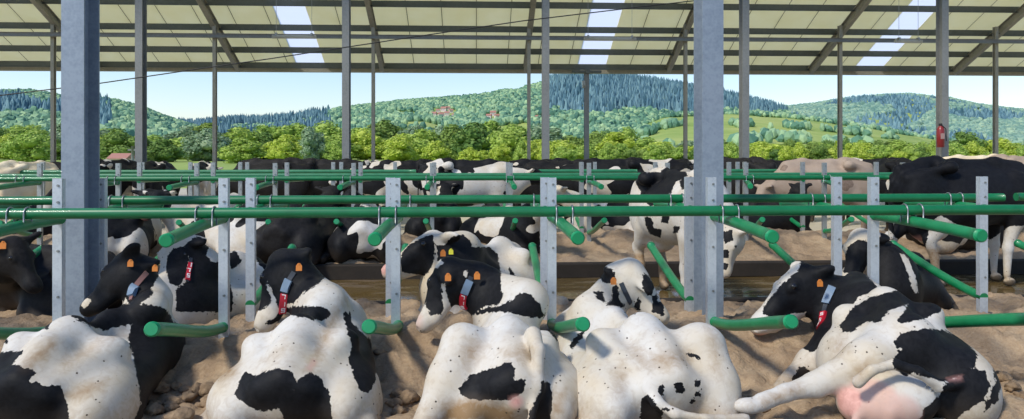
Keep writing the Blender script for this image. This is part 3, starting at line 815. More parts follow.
# ================================================================== implicit-surface bodies
A = lambda *v: np.array(v, float)
def nrm(v): v = np.asarray(v, float); return v / max(np.linalg.norm(v), 1e-9)
def frame(f, up=(0, 0, 1)):
    f = nrm(f); l = nrm(np.cross(up, f)); u = np.cross(f, l); return np.stack([f, l, u], 1)   # columns f, l, u
class Body:
    def __init__(s): s.p = []
    def ell(s, c, r, R=None, k=.06): s.p.append(('e', A(*c), A(*r), np.eye(3) if R is None else R, k)); return s
    def cone(s, a, b, ra, rb, k=.05, flat=None): s.p.append(('c', A(*a), A(*b), (ra, rb), flat, k)); return s
    def cut(s, c, r, k=.01): s.p.append(('s', A(*c), r, None, k)); return s
    def chain(s, pts, rs, k=.05):
        for i in range(len(pts) - 1): s.cone(pts[i], pts[i + 1], rs[i], rs[i + 1], k)
        return s
    def mesh(s, res):
        lo = A(9e9, 9e9, 9e9); hi = -lo
        for q in s.p:
            if q[0] == 'e': r = max(q[2]); lo = np.minimum(lo, q[1] - r); hi = np.maximum(hi, q[1] + r)
            elif q[0] == 'c':
                r = max(q[3]); lo = np.minimum(lo, np.minimum(q[1], q[2]) - r); hi = np.maximum(hi, np.maximum(q[1], q[2]) + r)
        lo -= res * 3; hi += res * 3
        n = np.ceil((hi - lo) / res).astype(int) + 1
        ax = [lo[i] + np.arange(n[i]) * res for i in range(3)]
        D = np.full(n, .5, dtype=np.float32)
        for q in s.p:
            if q[0] == 'e': c, r, R, k = q[1:]; m = max(r); b0, b1 = c - m, c + m
            elif q[0] == 'c': a, b, (ra, rb), flat, k = q[1:]; m = max(ra, rb); b0, b1 = np.minimum(a, b) - m, np.maximum(a, b) + m
            else: c, r, _, k = q[1:]; b0, b1 = c - r, c + r
            pad = k + 2.5 * res
            i0 = np.maximum(((b0 - pad - lo) / res).astype(int), 0); i1 = np.minimum(((b1 + pad - lo) / res).astype(int) + 2, n)
            sl_ = tuple(slice(i0[i], i1[i]) for i in range(3))
            X, Y, Z = np.meshgrid(*(ax[i][sl_[i]] for i in range(3)), indexing='ij')
            P = np.stack([X, Y, Z], -1)
            if q[0] == 'e':
                L = (P - c) @ R
                k0 = np.linalg.norm(L / r, axis=-1); k1 = np.linalg.norm(L / (r * r), axis=-1) + 1e-9
                d = k0 * (k0 - 1) / k1
            elif q[0] == 'c':
                ab = b - a; t = np.clip(((P - a) @ ab) / (ab @ ab + 1e-12), 0, 1)
                V = P - (a + t[..., None] * ab)
                d = np.linalg.norm(V, axis=-1) - (ra + (rb - ra) * t)
            else:
                d = r - np.linalg.norm(P - c, axis=-1)
                o = D[sl_]; h = np.maximum(k - np.abs(o - d), 0) / k
                D[sl_] = np.maximum(o, d) + h * h * k / 4; continue
            o = D[sl_]; h = np.maximum(k - np.abs(o - d), 0) / k
            D[sl_] = np.minimum(o, d) - h * h * k / 4
        # surface nets
        ins = D < 0
        cs = np.zeros(n - 1, int)
        for dx in (0, 1):
            for dy in (0, 1):
                for dz in (0, 1): cs += ins[dx:n[0]-1+dx, dy:n[1]-1+dy, dz:n[2]-1+dz]
        act = (cs > 0) & (cs < 8); idx = np.full(act.shape, -1); ii = np.argwhere(act); idx[act] = np.arange(len(ii))
        S = np.zeros((len(ii), 3)); C = np.zeros(len(ii))
        cor = [(a, b, c) for a in (0, 1) for b in (0, 1) for c in (0, 1)]
        for a in cor:
            for b in cor:
                if sum(abs(a[i] - b[i]) for i in range(3)) == 1 and a < b:
                    da = D[ii[:, 0] + a[0], ii[:, 1] + a[1], ii[:, 2] + a[2]]; db = D[ii[:, 0] + b[0], ii[:, 1] + b[1], ii[:, 2] + b[2]]
                    cr = (da < 0) != (db < 0); t = np.where(cr, da / np.where(cr, da - db, 1), 0)
                    S += np.where(cr[:, None], np.array(a) + t[:, None] * (np.array(b) - np.array(a)), 0); C += cr
        V = lo + (ii + S / C[:, None]) * res
        F = []
        for axn in range(3):
            u, v = (axn + 1) % 3, (axn + 2) % 3
            sA = [slice(0, n[i]) for i in range(3)]; sB = list(sA)
            sA[axn] = slice(0, n[axn] - 1); sB[axn] = slice(1, n[axn])
            ch = ins[tuple(sA)] != ins[tuple(sB)]
            e = np.argwhere(ch); e = e[(e[:, u] > 0) & (e[:, v] > 0) & (e[:, u] < n[u] - 1) & (e[:, v] < n[v] - 1)]
            flip = ins[e[:, 0], e[:, 1], e[:, 2]]
            def cell(du, dv):
                q = e.copy(); q[:, u] += du; q[:, v] += dv; return idx[q[:, 0], q[:, 1], q[:, 2]]
            Q = np.stack([cell(-1, -1), cell(0, -1), cell(0, 0), cell(-1, 0)], 1)
            Q[~flip] = Q[~flip][:, ::-1]
            F.append(Q)
        F = np.concatenate(F); F = F[(F >= 0).all(1)]
        # keep the largest connected piece
        par = np.arange(len(V))
        for _ in range(200):
            r = par[F]; m = r.min(1); new = par.copy()
            for c_ in range(4): np.minimum.at(new, r[:, c_], m)
            while True:
                n2 = new[new]
                if (n2 == new).all(): break
                new = n2
            if (new == par).all(): break
            par = new
        root = np.bincount(par).argmax()
        keep = par == root
        if not keep.all():
            mp = np.cumsum(keep) - 1; V = V[keep]; F = mp[F[keep[F].all(1)]]
        return V, F

def poly_sd(px, py, poly):
    """signed distance in pixels, positive inside"""
    P = np.stack([px, py], 1); q = np.array(poly, float); n = len(q)
    dmin = np.full(len(P), 1e9); ins = np.zeros(len(P), bool)
    for i in range(n):
        a, b = q[i], q[(i + 1) % n]; ab = b - a; ap = P - a
        t = np.clip((ap @ ab) / (ab @ ab + 1e-9), 0, 1); d = np.linalg.norm(ap - t[:, None] * ab, axis=1); dmin = np.minimum(dmin, d)
        c = ((a[1] > P[:, 1]) != (b[1] > P[:, 1])) & (P[:, 0] < (b[0] - a[0]) * (P[:, 1] - a[1]) / (b[1] - a[1] + 1e-12) + a[0])
        ins ^= c
    return np.where(ins, dmin, -dmin)

# ------------------------------------------------------------------ hide materials
def m_hide(name, white, cream, black, random_patch=None, dirt=.5, fleck=True):
    t = NT(name); c = t.coord('Object')
    n = t.noise(2.6, 5, .6, c); f = t.noise(26, 4, .6, c, .8); hair = t.noise(120, 3, .7, t.coord('Object', (1, 1, 3)))
    w = t.ramp(n, [(.35, white), (.70, cream)])
    at_ = lambda nm: (lambda a: (setattr(a, 'attribute_name', nm), a)[1])(t.new('ShaderNodeAttribute'))
    dz = at_('dirt').outputs['Fac']
    dm = t.math('MULTIPLY', t.math('ADD', dz, t.math('MULTIPLY', t.math('SUBTRACT', f, .5), 1.0)), dirt * 2.1, clamp=True)
    w = t.mix(dm, w, (.29, .185, .095))
    if fleck:
        v = t.new('ShaderNodeTexVoronoi'); v.inputs['Scale'].default_value = 20; t.lk(c, v.inputs['Vector'])
        v.inputs['Randomness'].default_value = 1
        fl = t.math('LESS_THAN', v.outputs['Distance'], .11)
        w = t.mix(t.math('MULTIPLY', fl, t.math('GREATER_THAN', t.noise(3.3, 3, .5, c), .5)), w, (.05, .035, .025))
    if random_patch is None:
        b = at_('black').outputs['Fac']
        e = t.math('ADD', b, t.math('MULTIPLY', t.math('SUBTRACT', t.noise(30, 5, .7, c), .5), .06))
        mask = t.math('GREATER_THAN', e, 0.0)
    else:
        oi = t.new('ShaderNodeObjectInfo')
        mp = t.new('ShaderNodeVectorMath'); mp.operation = 'ADD'; t.lk(c, mp.inputs[0])
        cb = t.new('ShaderNodeCombineXYZ')
        for i, k in enumerate((37., 91., 53.)): t.lk(t.math('MULTIPLY', oi.outputs['Random'], k), cb.inputs[i])
        t.lk(cb.outputs[0], mp.inputs[1])
        e = t.noise(1.55, 2.5, .45, mp.outputs[0], .35)
        mask = t.math('GREATER_THAN', e, random_patch)
        mask = t.math('MAXIMUM', mask, t.math('GREATER_THAN', at_('black').outputs['Fac'], 0.0))
    bl = t.ramp(f, [(.3, black), (.75, tuple(min(1, x * 1.8 + .004) for x in black))])
    bl = t.mix(t.math('MULTIPLY', dz, .45, clamp=True), bl, (.12, .085, .055))
    k = t.mix(mask, w, bl)
    pk = at_('pink').outputs['Fac']
    k = t.mix(t.math('MULTIPLY', pk, 1.0, clamp=True), k, t.ramp(f, [(.3, (.52, .24, .20)), (.7, (.70, .38, .32))]))
    hf = at_('hoof').outputs['Fac']
    k = t.mix(t.math('MULTIPLY', hf, 1.0, clamp=True), k, (.10, .075, .05))
    t.col(k); t.set(Roughness=.6, Specular_IOR_Level=.14, Sheen_Weight=.0)
    t.bump(t.math('ADD', t.math('MULTIPLY', hair, .6), f), .22, .006)
    return t.m
WH, CR, BK = (.62, .59, .54), (.55, .46, .33), (.0065, .0065, .0075)
M['hide'] = m_hide('holstein_hide', WH, CR, BK)
M['hide_rand'] = m_hide('holstein_hide_mixed', WH, CR, BK, .50)
M['hide_rand_dark'] = m_hide('holstein_hide_mostly_black', WH, CR, BK, .42)
M['hide_black'] = m_hide('black_hide', WH, CR, (.011, .010, .010), .0)
M['hide_brown'] = m_hide('fawn_hide', (.40, .31, .24), (.30, .225, .17), (.16, .115, .085), .62, .4, False)
M['hide_cream'] = m_hide('cream_hide', (.78, .68, .50), (.66, .52, .34), (.35, .24, .15), .66, .3, False)
t = NT('cow_eye'); t.col((.008, .006, .005)); t.set(Roughness=.08, Coat_Weight=.6); M['eye'] = t.m
for nm, c_ in (('tag_orange', (.62, .20, .03)), ('tag_yellow', (.72, .68, .05)), ('collar_red', (.52, .012, .03)), ('collar_strap', (.035, .04, .05)), ('collar_module', (.17, .24, .33)), ('digit_white', (.8, .74, .72)), ('collar_brown', (.25, .12, .10))):
    t = NT(nm); t.col(c_); t.set(Roughness=.45); M[nm] = t.m

# ------------------------------------------------------------------ cow anatomy
def add_head(B, poll, nose, up=(0, 0, 1), sc=1.0, earL=(0, 0), earR=(0, 0), ears=True, tips=None):
    """poll: top of the head between the ears; nose: tip of the muzzle; returns the head frame"""
    poll, nose = A(*poll), A(*nose); L = np.linalg.norm(nose - poll) / .54 if sc is None else sc
    R = frame(nose - poll, up)
    def w(x, y, z): return poll + R @ (A(x, y, z) * L)
    def e(c, r, k=.03, rot=None): B.ell(w(*c), A(*r) * L, R if rot is None else R @ rot, k)
    e((.13, 0, -.055), (.17, .105, .105), .03)                      # skull
    e((.03, 0, -.005), (.07, .075, .06), .04)                     # poll
    B.cone(w(.14, 0, -.035), w(.40, 0, -.055), .088 * L, .062 * L, .04)        # face
    e((.45, 0, -.065), (.085, .080, .072), .03)                   # muzzle
    e((.495, 0, -.055), (.045, .068, .050), .02)
    B.cone(w(.10, 0, -.17), w(.40, 0, -.13), .075 * L, .045 * L, .05)          # lower jaw
    e((.12, .055, -.13), (.11, .05, .10), .04); e((.12, -.055, -.13), (.11, .05, .10), .04)
    for s in (1, -1):
        e((.165, s * .088, .000), (.055, .032, .038), .02)        # brow and eye socket
        B.cut(w(.525, s * .042, -.045), .017 * L)                  # nostril
        if ears:
            tip = tips[0 if s > 0 else 1] if tips is not None else 0
            if tip is None: continue
            if not isinstance(tip, int):
                b0 = w(-.005, s * .07, -.04); dv = A(*tip) - b0; ln = min(np.linalg.norm(dv), .24); dv = nrm(dv)
                Re = frame(dv, R[:, 0] * .6 + A(0, 0, .3)); cc = b0 + dv * ln * .6
                B.ell(cc, (ln * .46, .034 * L, .062 * L), Re, .02); B.cone(b0, b0 + dv * ln * .4, .032 * L, .03 * L, .03)
                continue
            a, b = earL if s > 0 else earR
            d = nrm(A(-.25 + a, s * .95, .10 + b)); c0 = A(-.005, s * .075, -.035)
            Re = frame(d, (0.55, 0, 1)); cc = c0 + d * .115
            e(cc, (.115, .034, .062), .02, Re); B.cone(w(*c0), w(*(c0 + d * .07)), .03 * L, .028 * L, .03)
            B.cut(w(*(cc + Re @ A(.01, -.035 * 1, 0) * (1 if s > 0 else -1) * -1)), .024 * L, .02)
    for x, z in ((.515, -.105), (.46, -.112)): pass
    return dict(R=R, L=L, poll=poll, w=w)

def neck(B, wither, chest, hd, k=.10, thick=1.0, mid=None):
    w = hd['w']; nb = w(.02, 0, -.07); nj = w(.05, 0, -.17)
    m = (A(*wither) * .45 + A(*chest) * .1 + nb * .45) if mid is None else A(*mid)
    B.chain([A(*wither) * .8 + A(*chest) * .2, m, nb], [.20 * thick, .155 * thick, .09], k)
    B.chain([A(*chest), m * .5 + nj * .5 - A(0, 0, .05), nj], [.20 * thick, .13 * thick, .075], k)

def lying_trunk(B, T, lean=0.0, w=1.0, side=1, leg='fold', front=True, tail=True, sunk=0.0, hz=1.0, wz=1.0, ws=.80):
    """local frame: x forward from the pin bones, y left, z up from the bed; T maps to the world; side=+1 means the left hind leg is the free one"""
    wf = lambda x: w * (1 - (1 - ws) * min(max((x - .45) / .8, 0), 1))
    def q(x, y, z): return T(x, y * wf(x) + lean * z, (z - sunk) * (hz + (wz - hz) * min(max((x - .3) / 1.1, 0), 1)))
    R = T.R
    zf = lambda x: hz + (wz - hz) * min(max((x - .3) / 1.1, 0), 1)
    e = lambda c, r, k=.08: B.ell(q(*c), (r[0] * T.sc[0], r[1] * wf(c[0]) * T.sc[1], r[2] * T.sc[2] * zf(c[0])), R, k)
    e((1.02, 0, .37), (.60, .37, .36), .12)
    e((.68, .02 * side, .33), (.50, .44, .33), .12)
    e((.62, .14 * side, .30), (.42, .36, .28), .10)
    e((1.46, 0, .40), (.32, .26, .36), .12)
    e((.30, 0, .36), (.34, .30, .30), .10)
    for s in (1, -1):
        B.cone(q(.50, s * .26, .665), q(.04, s * .13, .47), .055, .05, .10)     # hook to pin
        e((.52, s * .265, .655), (.085, .06, .05), .10)
        B.cone(q(.52, s * .22, .64), q(.50, 0, .74), .06, .06, .12)             # loin
        e((.02, s * .12, .47), (.055, .05, .06), .06)
        e((.30, s * .30, .26), (.34, .16, .28), .10)                            # thigh
        e((1.42, s * .20, .36), (.22, .12, .30), .14)                           # shoulder
    B.chain([q(0, 0, .56), q(.25, 0, .68), q(.52, 0, .73), (q(1.0, 0, .72)), q(1.55, 0, .76)], [.05, .05, .045, .045, .06], .16)
    for s in (1, -1):                                                            # hollow flanks beside the backbone
        for (x, y, z, r, kk) in ((.78, .25, .80, .16, .16),):
            B.cut(q(x, s * y, z), r, kk)
    B.chain([q(.02, 0, .575), q(.25, 0, .685), q(.52, 0, .745), q(1.0, 0, .735), q(1.5, 0, .775)], [.035, .03, .03, .03, .035], .05)
    # free hind leg: stifle forward, hock near the rump, foot forward again
    s = side
    if leg == 'fold':
        B.chain([q(.30, s * .34, .26), q(.66, s * .46, .17)], [.17, .12], .08)
        B.chain([q(.66, s * .50, .14), q(.16, s * .55, .09)], [.09, .055], .05)
        B.chain([q(.16, s * .55, .08), q(.52, s * .62, .045)], [.055, .038], .03)
        e((.60, s * .63, .035), (.065, .045, .035), .03)
        B.chain([q(.3, -s * .34, .14), q(.10, -s * .38, .08), q(.35, -s * .30, .05)], [.12, .07, .05], .06)
    if front:
        for t in (1, -1):
            B.chain([q(1.38, t * .20, .25), q(1.70, t * .20, .12)], [.10, .072], .06)
            B.chain([q(1.72, t * .21, .09), q(1.42, t * .25, .06)], [.06, .045], .03)
            e((1.36, t * .26, .04), (.06, .04, .035), .03)
    return q

class TT:
    """local to world for one animal"""
    def __init__(s, o, head_deg, sc=1.0, roll=0.0, pitch=0.0):
        a = math.radians(head_deg)        # 0 = straight away from the camera, positive = to the left
        f = A(-math.sin(a), math.cos(a), math.sin(math.radians(pitch)))
        s.R = frame(f)
        r = math.radians(roll); c, n = math.cos(r), math.sin(r)
        s.R = s.R @ np.array([[1, 0, 0], [0, c, -n], [0, n, c]])
        s.o = A(*o); s.sc = A(.86, 1, .80) * sc
    def __call__(s, x, y, z): return s.o + s.R @ (A(x, y, z) * s.sc)

def set_attr(me, name, vals):
    a = me.attributes.new(name, 'FLOAT', 'POINT'); a.data.foreach_set('value', np.asarray(vals, np.float32))

def finish_cow(B, res, origin, label, mat, paint=None, group=None, head=None, name='cow', tags=(), base_z=.2):
    V, F = B.mesh(res)
    o0 = A(*origin)
    e = empty(name, tuple(o0), label, 'cow', group)
    o = mesh_obj('body', V - o0, F, M[mat], e, True)
    n = len(V); black = np.full(n, -1.0); pink = np.zeros(n); dirt = np.zeros(n); hoof = np.zeros(n)
    dirt = np.clip((base_z + .22 - V[:, 2]) / .25, 0, 1) * .7
    px, py = project(V)
    for it in (paint or []):
        kind, shape = it[0], it[1]
        yr = it[2] if len(it) > 2 and it[2] is not None else (-1e9, 1e9)
        if isinstance(shape, list):
            sd = poly_sd(px, py, shape) / (FPX / np.mean(V[:, 1]))
        else:
            c, r = shape; sd = r - np.linalg.norm(V - A(*c), axis=1)
        sd = np.where((V[:, 1] > yr[0]) & (V[:, 1] < yr[1]), sd, -1.0)
        if kind == 'black': black = np.maximum(black, sd)
        elif kind == 'white': black = np.minimum(black, -sd)
        elif kind == 'pink': pink = np.maximum(pink, np.clip(sd / .03 + .3, 0, 1) * (it[3] if len(it) > 3 else .9))
        elif kind == 'dirt': dirt = np.maximum(dirt, np.clip(sd / .09 + .4, 0, 1) * (it[3] if len(it) > 3 else .7))
        elif kind == 'hoof': hoof = np.maximum(hoof, np.clip(sd / .01, 0, 1))
    me = o.data
    for nm, v in (('black', black), ('pink', pink), ('dirt', dirt), ('hoof', hoof)): set_attr(me, nm, v)
    if head is not None:
        for s in (1, -1):
            c = head['w'](.165, s * .108, .004) - o0; r = .021 * head['L']
            mesh_obj('eye', IV2 * r + c, [tuple(f) for f in IF2.tolist()], M['eye'], e)
    return e, o0

def ear_tag(e, o0, hd, s, mat, ear=(0, 0), sc=1.0, pos=None, facing=None):
    d = nrm(A(-.25 + ear[0], s * .95, .10 + ear[1]))
    c = hd['w'](*(A(-.005, s * .075, -.035) + d * .13 + A(.03, 0, -.03))) if pos is None else A(*pos)
    f = nrm(c * 0 + A(0, -1, .1)) if facing is None else nrm(facing)
    Rm = frame(f)
    m = MB(); w, h, t_ = .030 * sc, .038 * sc, .003
    prof = [(-w, -h), (w, -h), (w, h * .3), (w * .35, h), (-w * .35, h), (-w, h * .3)]
    V = [c + Rm[:, 1] * p[0] + Rm[:, 2] * p[1] + Rm[:, 0] * z for z in (-t_, t_) for p in prof]; n = len(prof)
    m.add([tuple(v - o0) for v in V], [tuple(reversed(range(n))), tuple(range(n, 2 * n))] + [(i, (i + 1) % n, n + (i + 1) % n, n + i) for i in range(n)])
    o = m.build('ear_tag', M[mat], e); o['label'] = ('yellow' if 'yellow' in mat else 'orange') + ' ear tag'
    st = MB().tube([tuple(c + Rm[:, 2] * h * .8 - Rm[:, 0] * .006 - o0), tuple(c + Rm[:, 2] * h * .8 + Rm[:, 0] * .008 - o0)], .007 * sc, 8).build('stud', M[mat], o)
    return o

SEG = {'0': 'abcdef', '1': 'bc', '5': 'afgcd', '6': 'afgedc', '7': 'abc', '9': 'abcdfg', '8': 'abcdefg'}
def digit(m, ch, c, ux, uy, uz, w, h, th):
    """seven strokes raised on the plate"""
    P = {'a': ((-1, 1), (1, 1)), 'b': ((1, 1), (1, 0)), 'c': ((1, 0), (1, -1)), 'd': ((-1, -1), (1, -1)), 'e': ((-1, 0), (-1, -1)), 'f': ((-1, 1), (-1, 0)), 'g': ((-1, 0), (1, 0))}
    for s in SEG[ch]:
        (x0, y0), (x1, y1) = P[s]
        a = c + ux * x0 * w + uy * y0 * h; b = c + ux * x1 * w + uy * y1 * h
        dv = nrm(b - a); sd = np.cross(uz, dv); a = a - dv * th * .5; b = b + dv * th * .5
        V = [a + sd * th * .5, a - sd * th * .5, b - sd * th * .5, b + sd * th * .5]
        V = V + [v + uz * .003 for v in V]
        m.add([tuple(v) for v in V], [(0, 1, 2, 3), (7, 6, 5, 4), (0, 4, 5, 1), (1, 5, 6, 2), (2, 6, 7, 3), (3, 7, 4, 0)])

def collar(e, o0, body, path, digits='', red=(0, 0), module=(0, 0), width=.042, strap='collar_strap', rim=.012):
    """path: world points laid over the camera side of the neck, snapped to the hide, closed behind"""
    from mathutils.bvhtree import BVHTree
    me = body.data
    bvh = BVHTree.FromPolygons([tuple(v.co) for v in me.vertices], [tuple(p.vertices) for p in me.polygons])
    pts = []; nr = []
    cen = np.mean(np.array(path), axis=0) - o0
    eye = A(0, 0, CAMZ) - o0
    for p in path:
        q = A(*p) - o0; d = nrm(q - eye)
        hit = bvh.ray_cast(Vector(eye), Vector(d))
        if hit[0] is None or np.linalg.norm(np.array(hit[0]) - q) > .35:
            near = bvh.find_nearest(Vector(q)); hit = near
        pts.append(np.array(hit[0])); nr.append(np.array(hit[1]))
    pts = np.array(pts); nr = np.array(nr)
    # smooth and resample
    def resample(P, n):
        s = np.concatenate([[0], np.cumsum(np.linalg.norm(np.diff(P, axis=0), axis=1))]); u = np.linspace(0, s[-1], n)
        return np.stack([np.interp(u, s, P[:, i]) for i in range(3)], 1)
    N = 36
    P = resample(pts, N); Q = resample(nr, N)
    for _ in range(3):
        P[1:-1] = (P[:-2] + P[1:-1] * 2 + P[2:]) / 4; Q[1:-1] = (Q[:-2] + Q[1:-1] * 2 + Q[2:]) / 4
    Q = Q / np.linalg.norm(Q, axis=1)[:, None]
    def strip(i0, i1, w, th, mat, nm, par, off=.002):
        m = MB(); V = []; F = []
        for i in range(i0, i1 + 1):
            t_ = nrm(P[min(i + 1, N - 1)] - P[max(i - 1, 0)]); sd = nrm(np.cross(t_, Q[i]))
            a = P[i] + Q[i] * off
            for (x, z) in ((-w / 2, -.01), (-w / 2, th), (w / 2, th), (w / 2, -.01)): V.append(tuple(a + sd * x + Q[i] * z))
        n = i1 - i0 + 1
        for k in range(n - 1):
            for j in range(4): F.append((k * 4 + j, k * 4 + (j + 1) % 4, k * 4 + 4 + (j + 1) % 4, k * 4 + 4 + j))
        F += [(0, 1, 2, 3), tuple(reversed(range(4 * n - 4, 4 * n)))]
        m.add(V, F); return m.build(nm, mat, par)
    c = strip(0, N - 1, width * .8, .006, M[strap], 'collar', e); c['label'] = 'dark neck collar' if strap == 'collar_strap' else 'brownish neck collar'
    if module[1] > module[0]:
        i0, i1 = int(module[0] * (N - 1)), int(module[1] * (N - 1)); strip(i0, i1, width * 1.25, .022, M['collar_module'], 'transponder', c)['label'] = 'blue grey transponder box'
    if red[1] > red[0]:
        i0, i1 = int(red[0] * (N - 1)), int(red[1] * (N - 1))
        r = strip(i0, i1, width * 1.15, .013, M['collar_red'], 'number_plate', c); r['label'] = 'red number plate'
        if digits:
            m = MB()
            for k, ch in enumerate(digits):
                u = i0 + (i1 - i0) * (k + .5) / len(digits); i = int(u); t_ = nrm(P[min(i + 1, N - 1)] - P[max(i - 1, 0)])
                sd = nrm(np.cross(t_, Q[i])); cc = P[i] + Q[i] * .0155
                Lp = np.linalg.norm(P[i1] - P[i0]) / len(digits)
                # digits stand upright reading down the strap
                uy = -t_ if t_[2] < 0 else t_
                ux = nrm(np.cross(uy, Q[i]))
                if ux[0] < 0 and Q[i][1] < 0: ux = -ux
                digit(m, ch, cc, ux, uy, Q[i], width * .26, Lp * .27, Lp * .13)
            m.build('digits', M['digit_white'], r)
    return c
# ================================================================== the five near cows
def P3_(px, py, Y): return at(px, Y, py=py)
def head_px(B, poll, nose, **k):
    return add_head(B, P3_(*poll), P3_(*nose), **k)

# ---- cow A, far left
T = TT(at(21, 4.02, z=.13), -3, 1.0, roll=3)
B = Body(); q = lying_trunk(B, T, lean=.05, side=1, w=1.06, hz=.90, wz=.82)
hd = head_px(B, (129, 259, 5.36), (87, 303, 5.30), sc=.86, up=(0.1, .5, 1), tips=(P3_(136, 244, 5.2), P3_(158, 263, 5.25)))
neck(B, P3_(150, 303, 5.0), P3_(150, 330, 5.15), hd, mid=P3_(155, 299, 5.34), thick=0.58)
paint = [('black', [(48, 324), (56, 306), (70, 294), (150, 286), (158, 302), (166, 309), (174, 322), (186, 328), (194, 425), (132, 425), (141, 404), (138, 382), (134, 360), (128, 338), (132, 324), (122, 325), (104, 331), (84, 323), (66, 313), (57, 318)]),
         ('black', [(8, 345), (7, 333), (14, 328), (32, 327), (47, 330), (54, 318), (62, 302), (44, 320), (10, 325), (0, 340)]),
         ('black', [(-30, 360), (0, 352), (24, 351), (12, 364), (36, 371), (28, 384), (36, 380), (44, 386), (60, 385), (66, 402), (70, 419), (74, 440), (-30, 440)]),
         ('black', [(30, 240), (163, 240), (160, 275), (150, 290), (128, 305), (60, 312)], (4.9, 9)),
         ('white', [(140, 304), (158, 290), (160, 276), (176, 276), (186, 300), (183, 335), (176, 318), (160, 306)]),
         ('white', [(122, 304), (126, 298), (129, 304)]), ('white', (P3_(86, 303, 5.22), .035)),
         ('dirt', [(20, 368), (36, 350), (54, 338), (58, 345), (40, 362), (25, 372)], None, .9),
         ('dirt', [(60, 396), (84, 384), (108, 380), (104, 388), (76, 402)], None, .8),
         ('dirt', [(60, 362), (92, 342), (124, 326), (128, 336), (95, 352), (66, 372)], None, .45)]
e, o0 = finish_cow(B, .016, at(60, 4.6, z=.2), 'black and white cow lying at the far left, black face turned left beside big column', 'hide', paint, head=hd)
ear_tag(e, o0, hd, 1, 'tag_orange', pos=P3_(130.5, 263, 5.18), sc=.66)
ear_tag(e, o0, hd, -1, 'tag_orange', pos=P3_(155, 268, 5.10), sc=.6)
body = [c for c in e.children if c.name.startswith('body')][0]
collar(e, o0, body, [P3_(147, 272, 5.25), P3_(141, 279, 5.2), P3_(134, 288, 5.15), P3_(131, 300, 5.15)], strap='collar_brown', module=(.5, .9))

# ---- cow B
T = TT(at(291, 4.02, z=.15), -1, 1.0, roll=-3)
B = Body(); q = lying_trunk(B, T, lean=.05, side=1, w=1.0, hz=.84, wz=.93, ws=.70)
hd = head_px(B, (280, 259, 5.42), (261, 313, 5.28), sc=.98, up=(-.55, .55, .55), tips=(None, P3_(312, 250, 5.3)))
neck(B, P3_(330, 300, 5.0), P3_(315, 325, 5.15), hd, mid=P3_(306, 287, 5.36), thick=0.68)
paint = [('black', [(264, 326), (270, 314), (285, 307), (305, 306), (320, 306), (333, 314), (325, 320), (312, 320), (300, 317), (290, 315), (278, 322)]),
         ('black', [(343, 313), (350, 312), (352, 322), (362, 333), (371, 340), (378, 370), (374, 385), (368, 393), (360, 390), (354, 375), (348, 360), (352, 345), (347, 330)]),
         ('black', [(234, 395), (238, 384), (245, 371), (254, 376), (264, 372), (280, 368), (292, 372), (296, 380), (292, 390), (300, 378), (312, 372), (322, 380), (330, 395), (332, 419), (330, 430), (288, 430), (280, 408), (262, 412), (245, 404)]),
         ('black', [(250, 240), (335, 240), (329, 274), (320, 283), (305, 292), (294, 303), (282, 306), (270, 314), (262, 300), (258, 285), (250, 262)], (4.9, 9)),
         ('black', [(236, 292), (258, 268), (268, 280), (271, 300), (262, 311), (252, 309), (250, 298)], (4.9, 9)),
         ('white', [(266, 280), (272, 290), (276, 302), (280, 312), (272, 320), (248, 322), (246, 308), (262, 313), (272, 300), (267, 290)], (4.9, 9)),
         ('dirt', [(225, 345), (238, 360), (236, 375), (220, 385), (214, 370)], None, .9), ('dirt', [(306, 372), (322, 330), (340, 300), (346, 300), (332, 335), (314, 370)], None, .75),
         ('dirt', [(262, 362), (276, 350), (286, 346), (272, 362)], None, .6), ('pink', [(305, 369), (313, 358), (318, 362), (311, 372)], None, .5)]
e, o0 = finish_cow(B, .016, at(298, 4.6, z=.2), 'white cow with black rump patches, second from left in near row, head bowed left', 'hide', paint, head=hd)
ear_tag(e, o0, hd, -1, 'tag_orange', pos=P3_(299, 267, 5.14), sc=.68)
body = [c for c in e.children if c.name.startswith('body')][0]
collar(e, o0, body, [P3_(294, 272, 5.25), P3_(289, 280, 5.2), P3_(285, 291, 5.2), P3_(283, 303, 5.2), P3_(282, 313, 5.2)], digits='719', red=(.55, 1), module=(.2, .5))

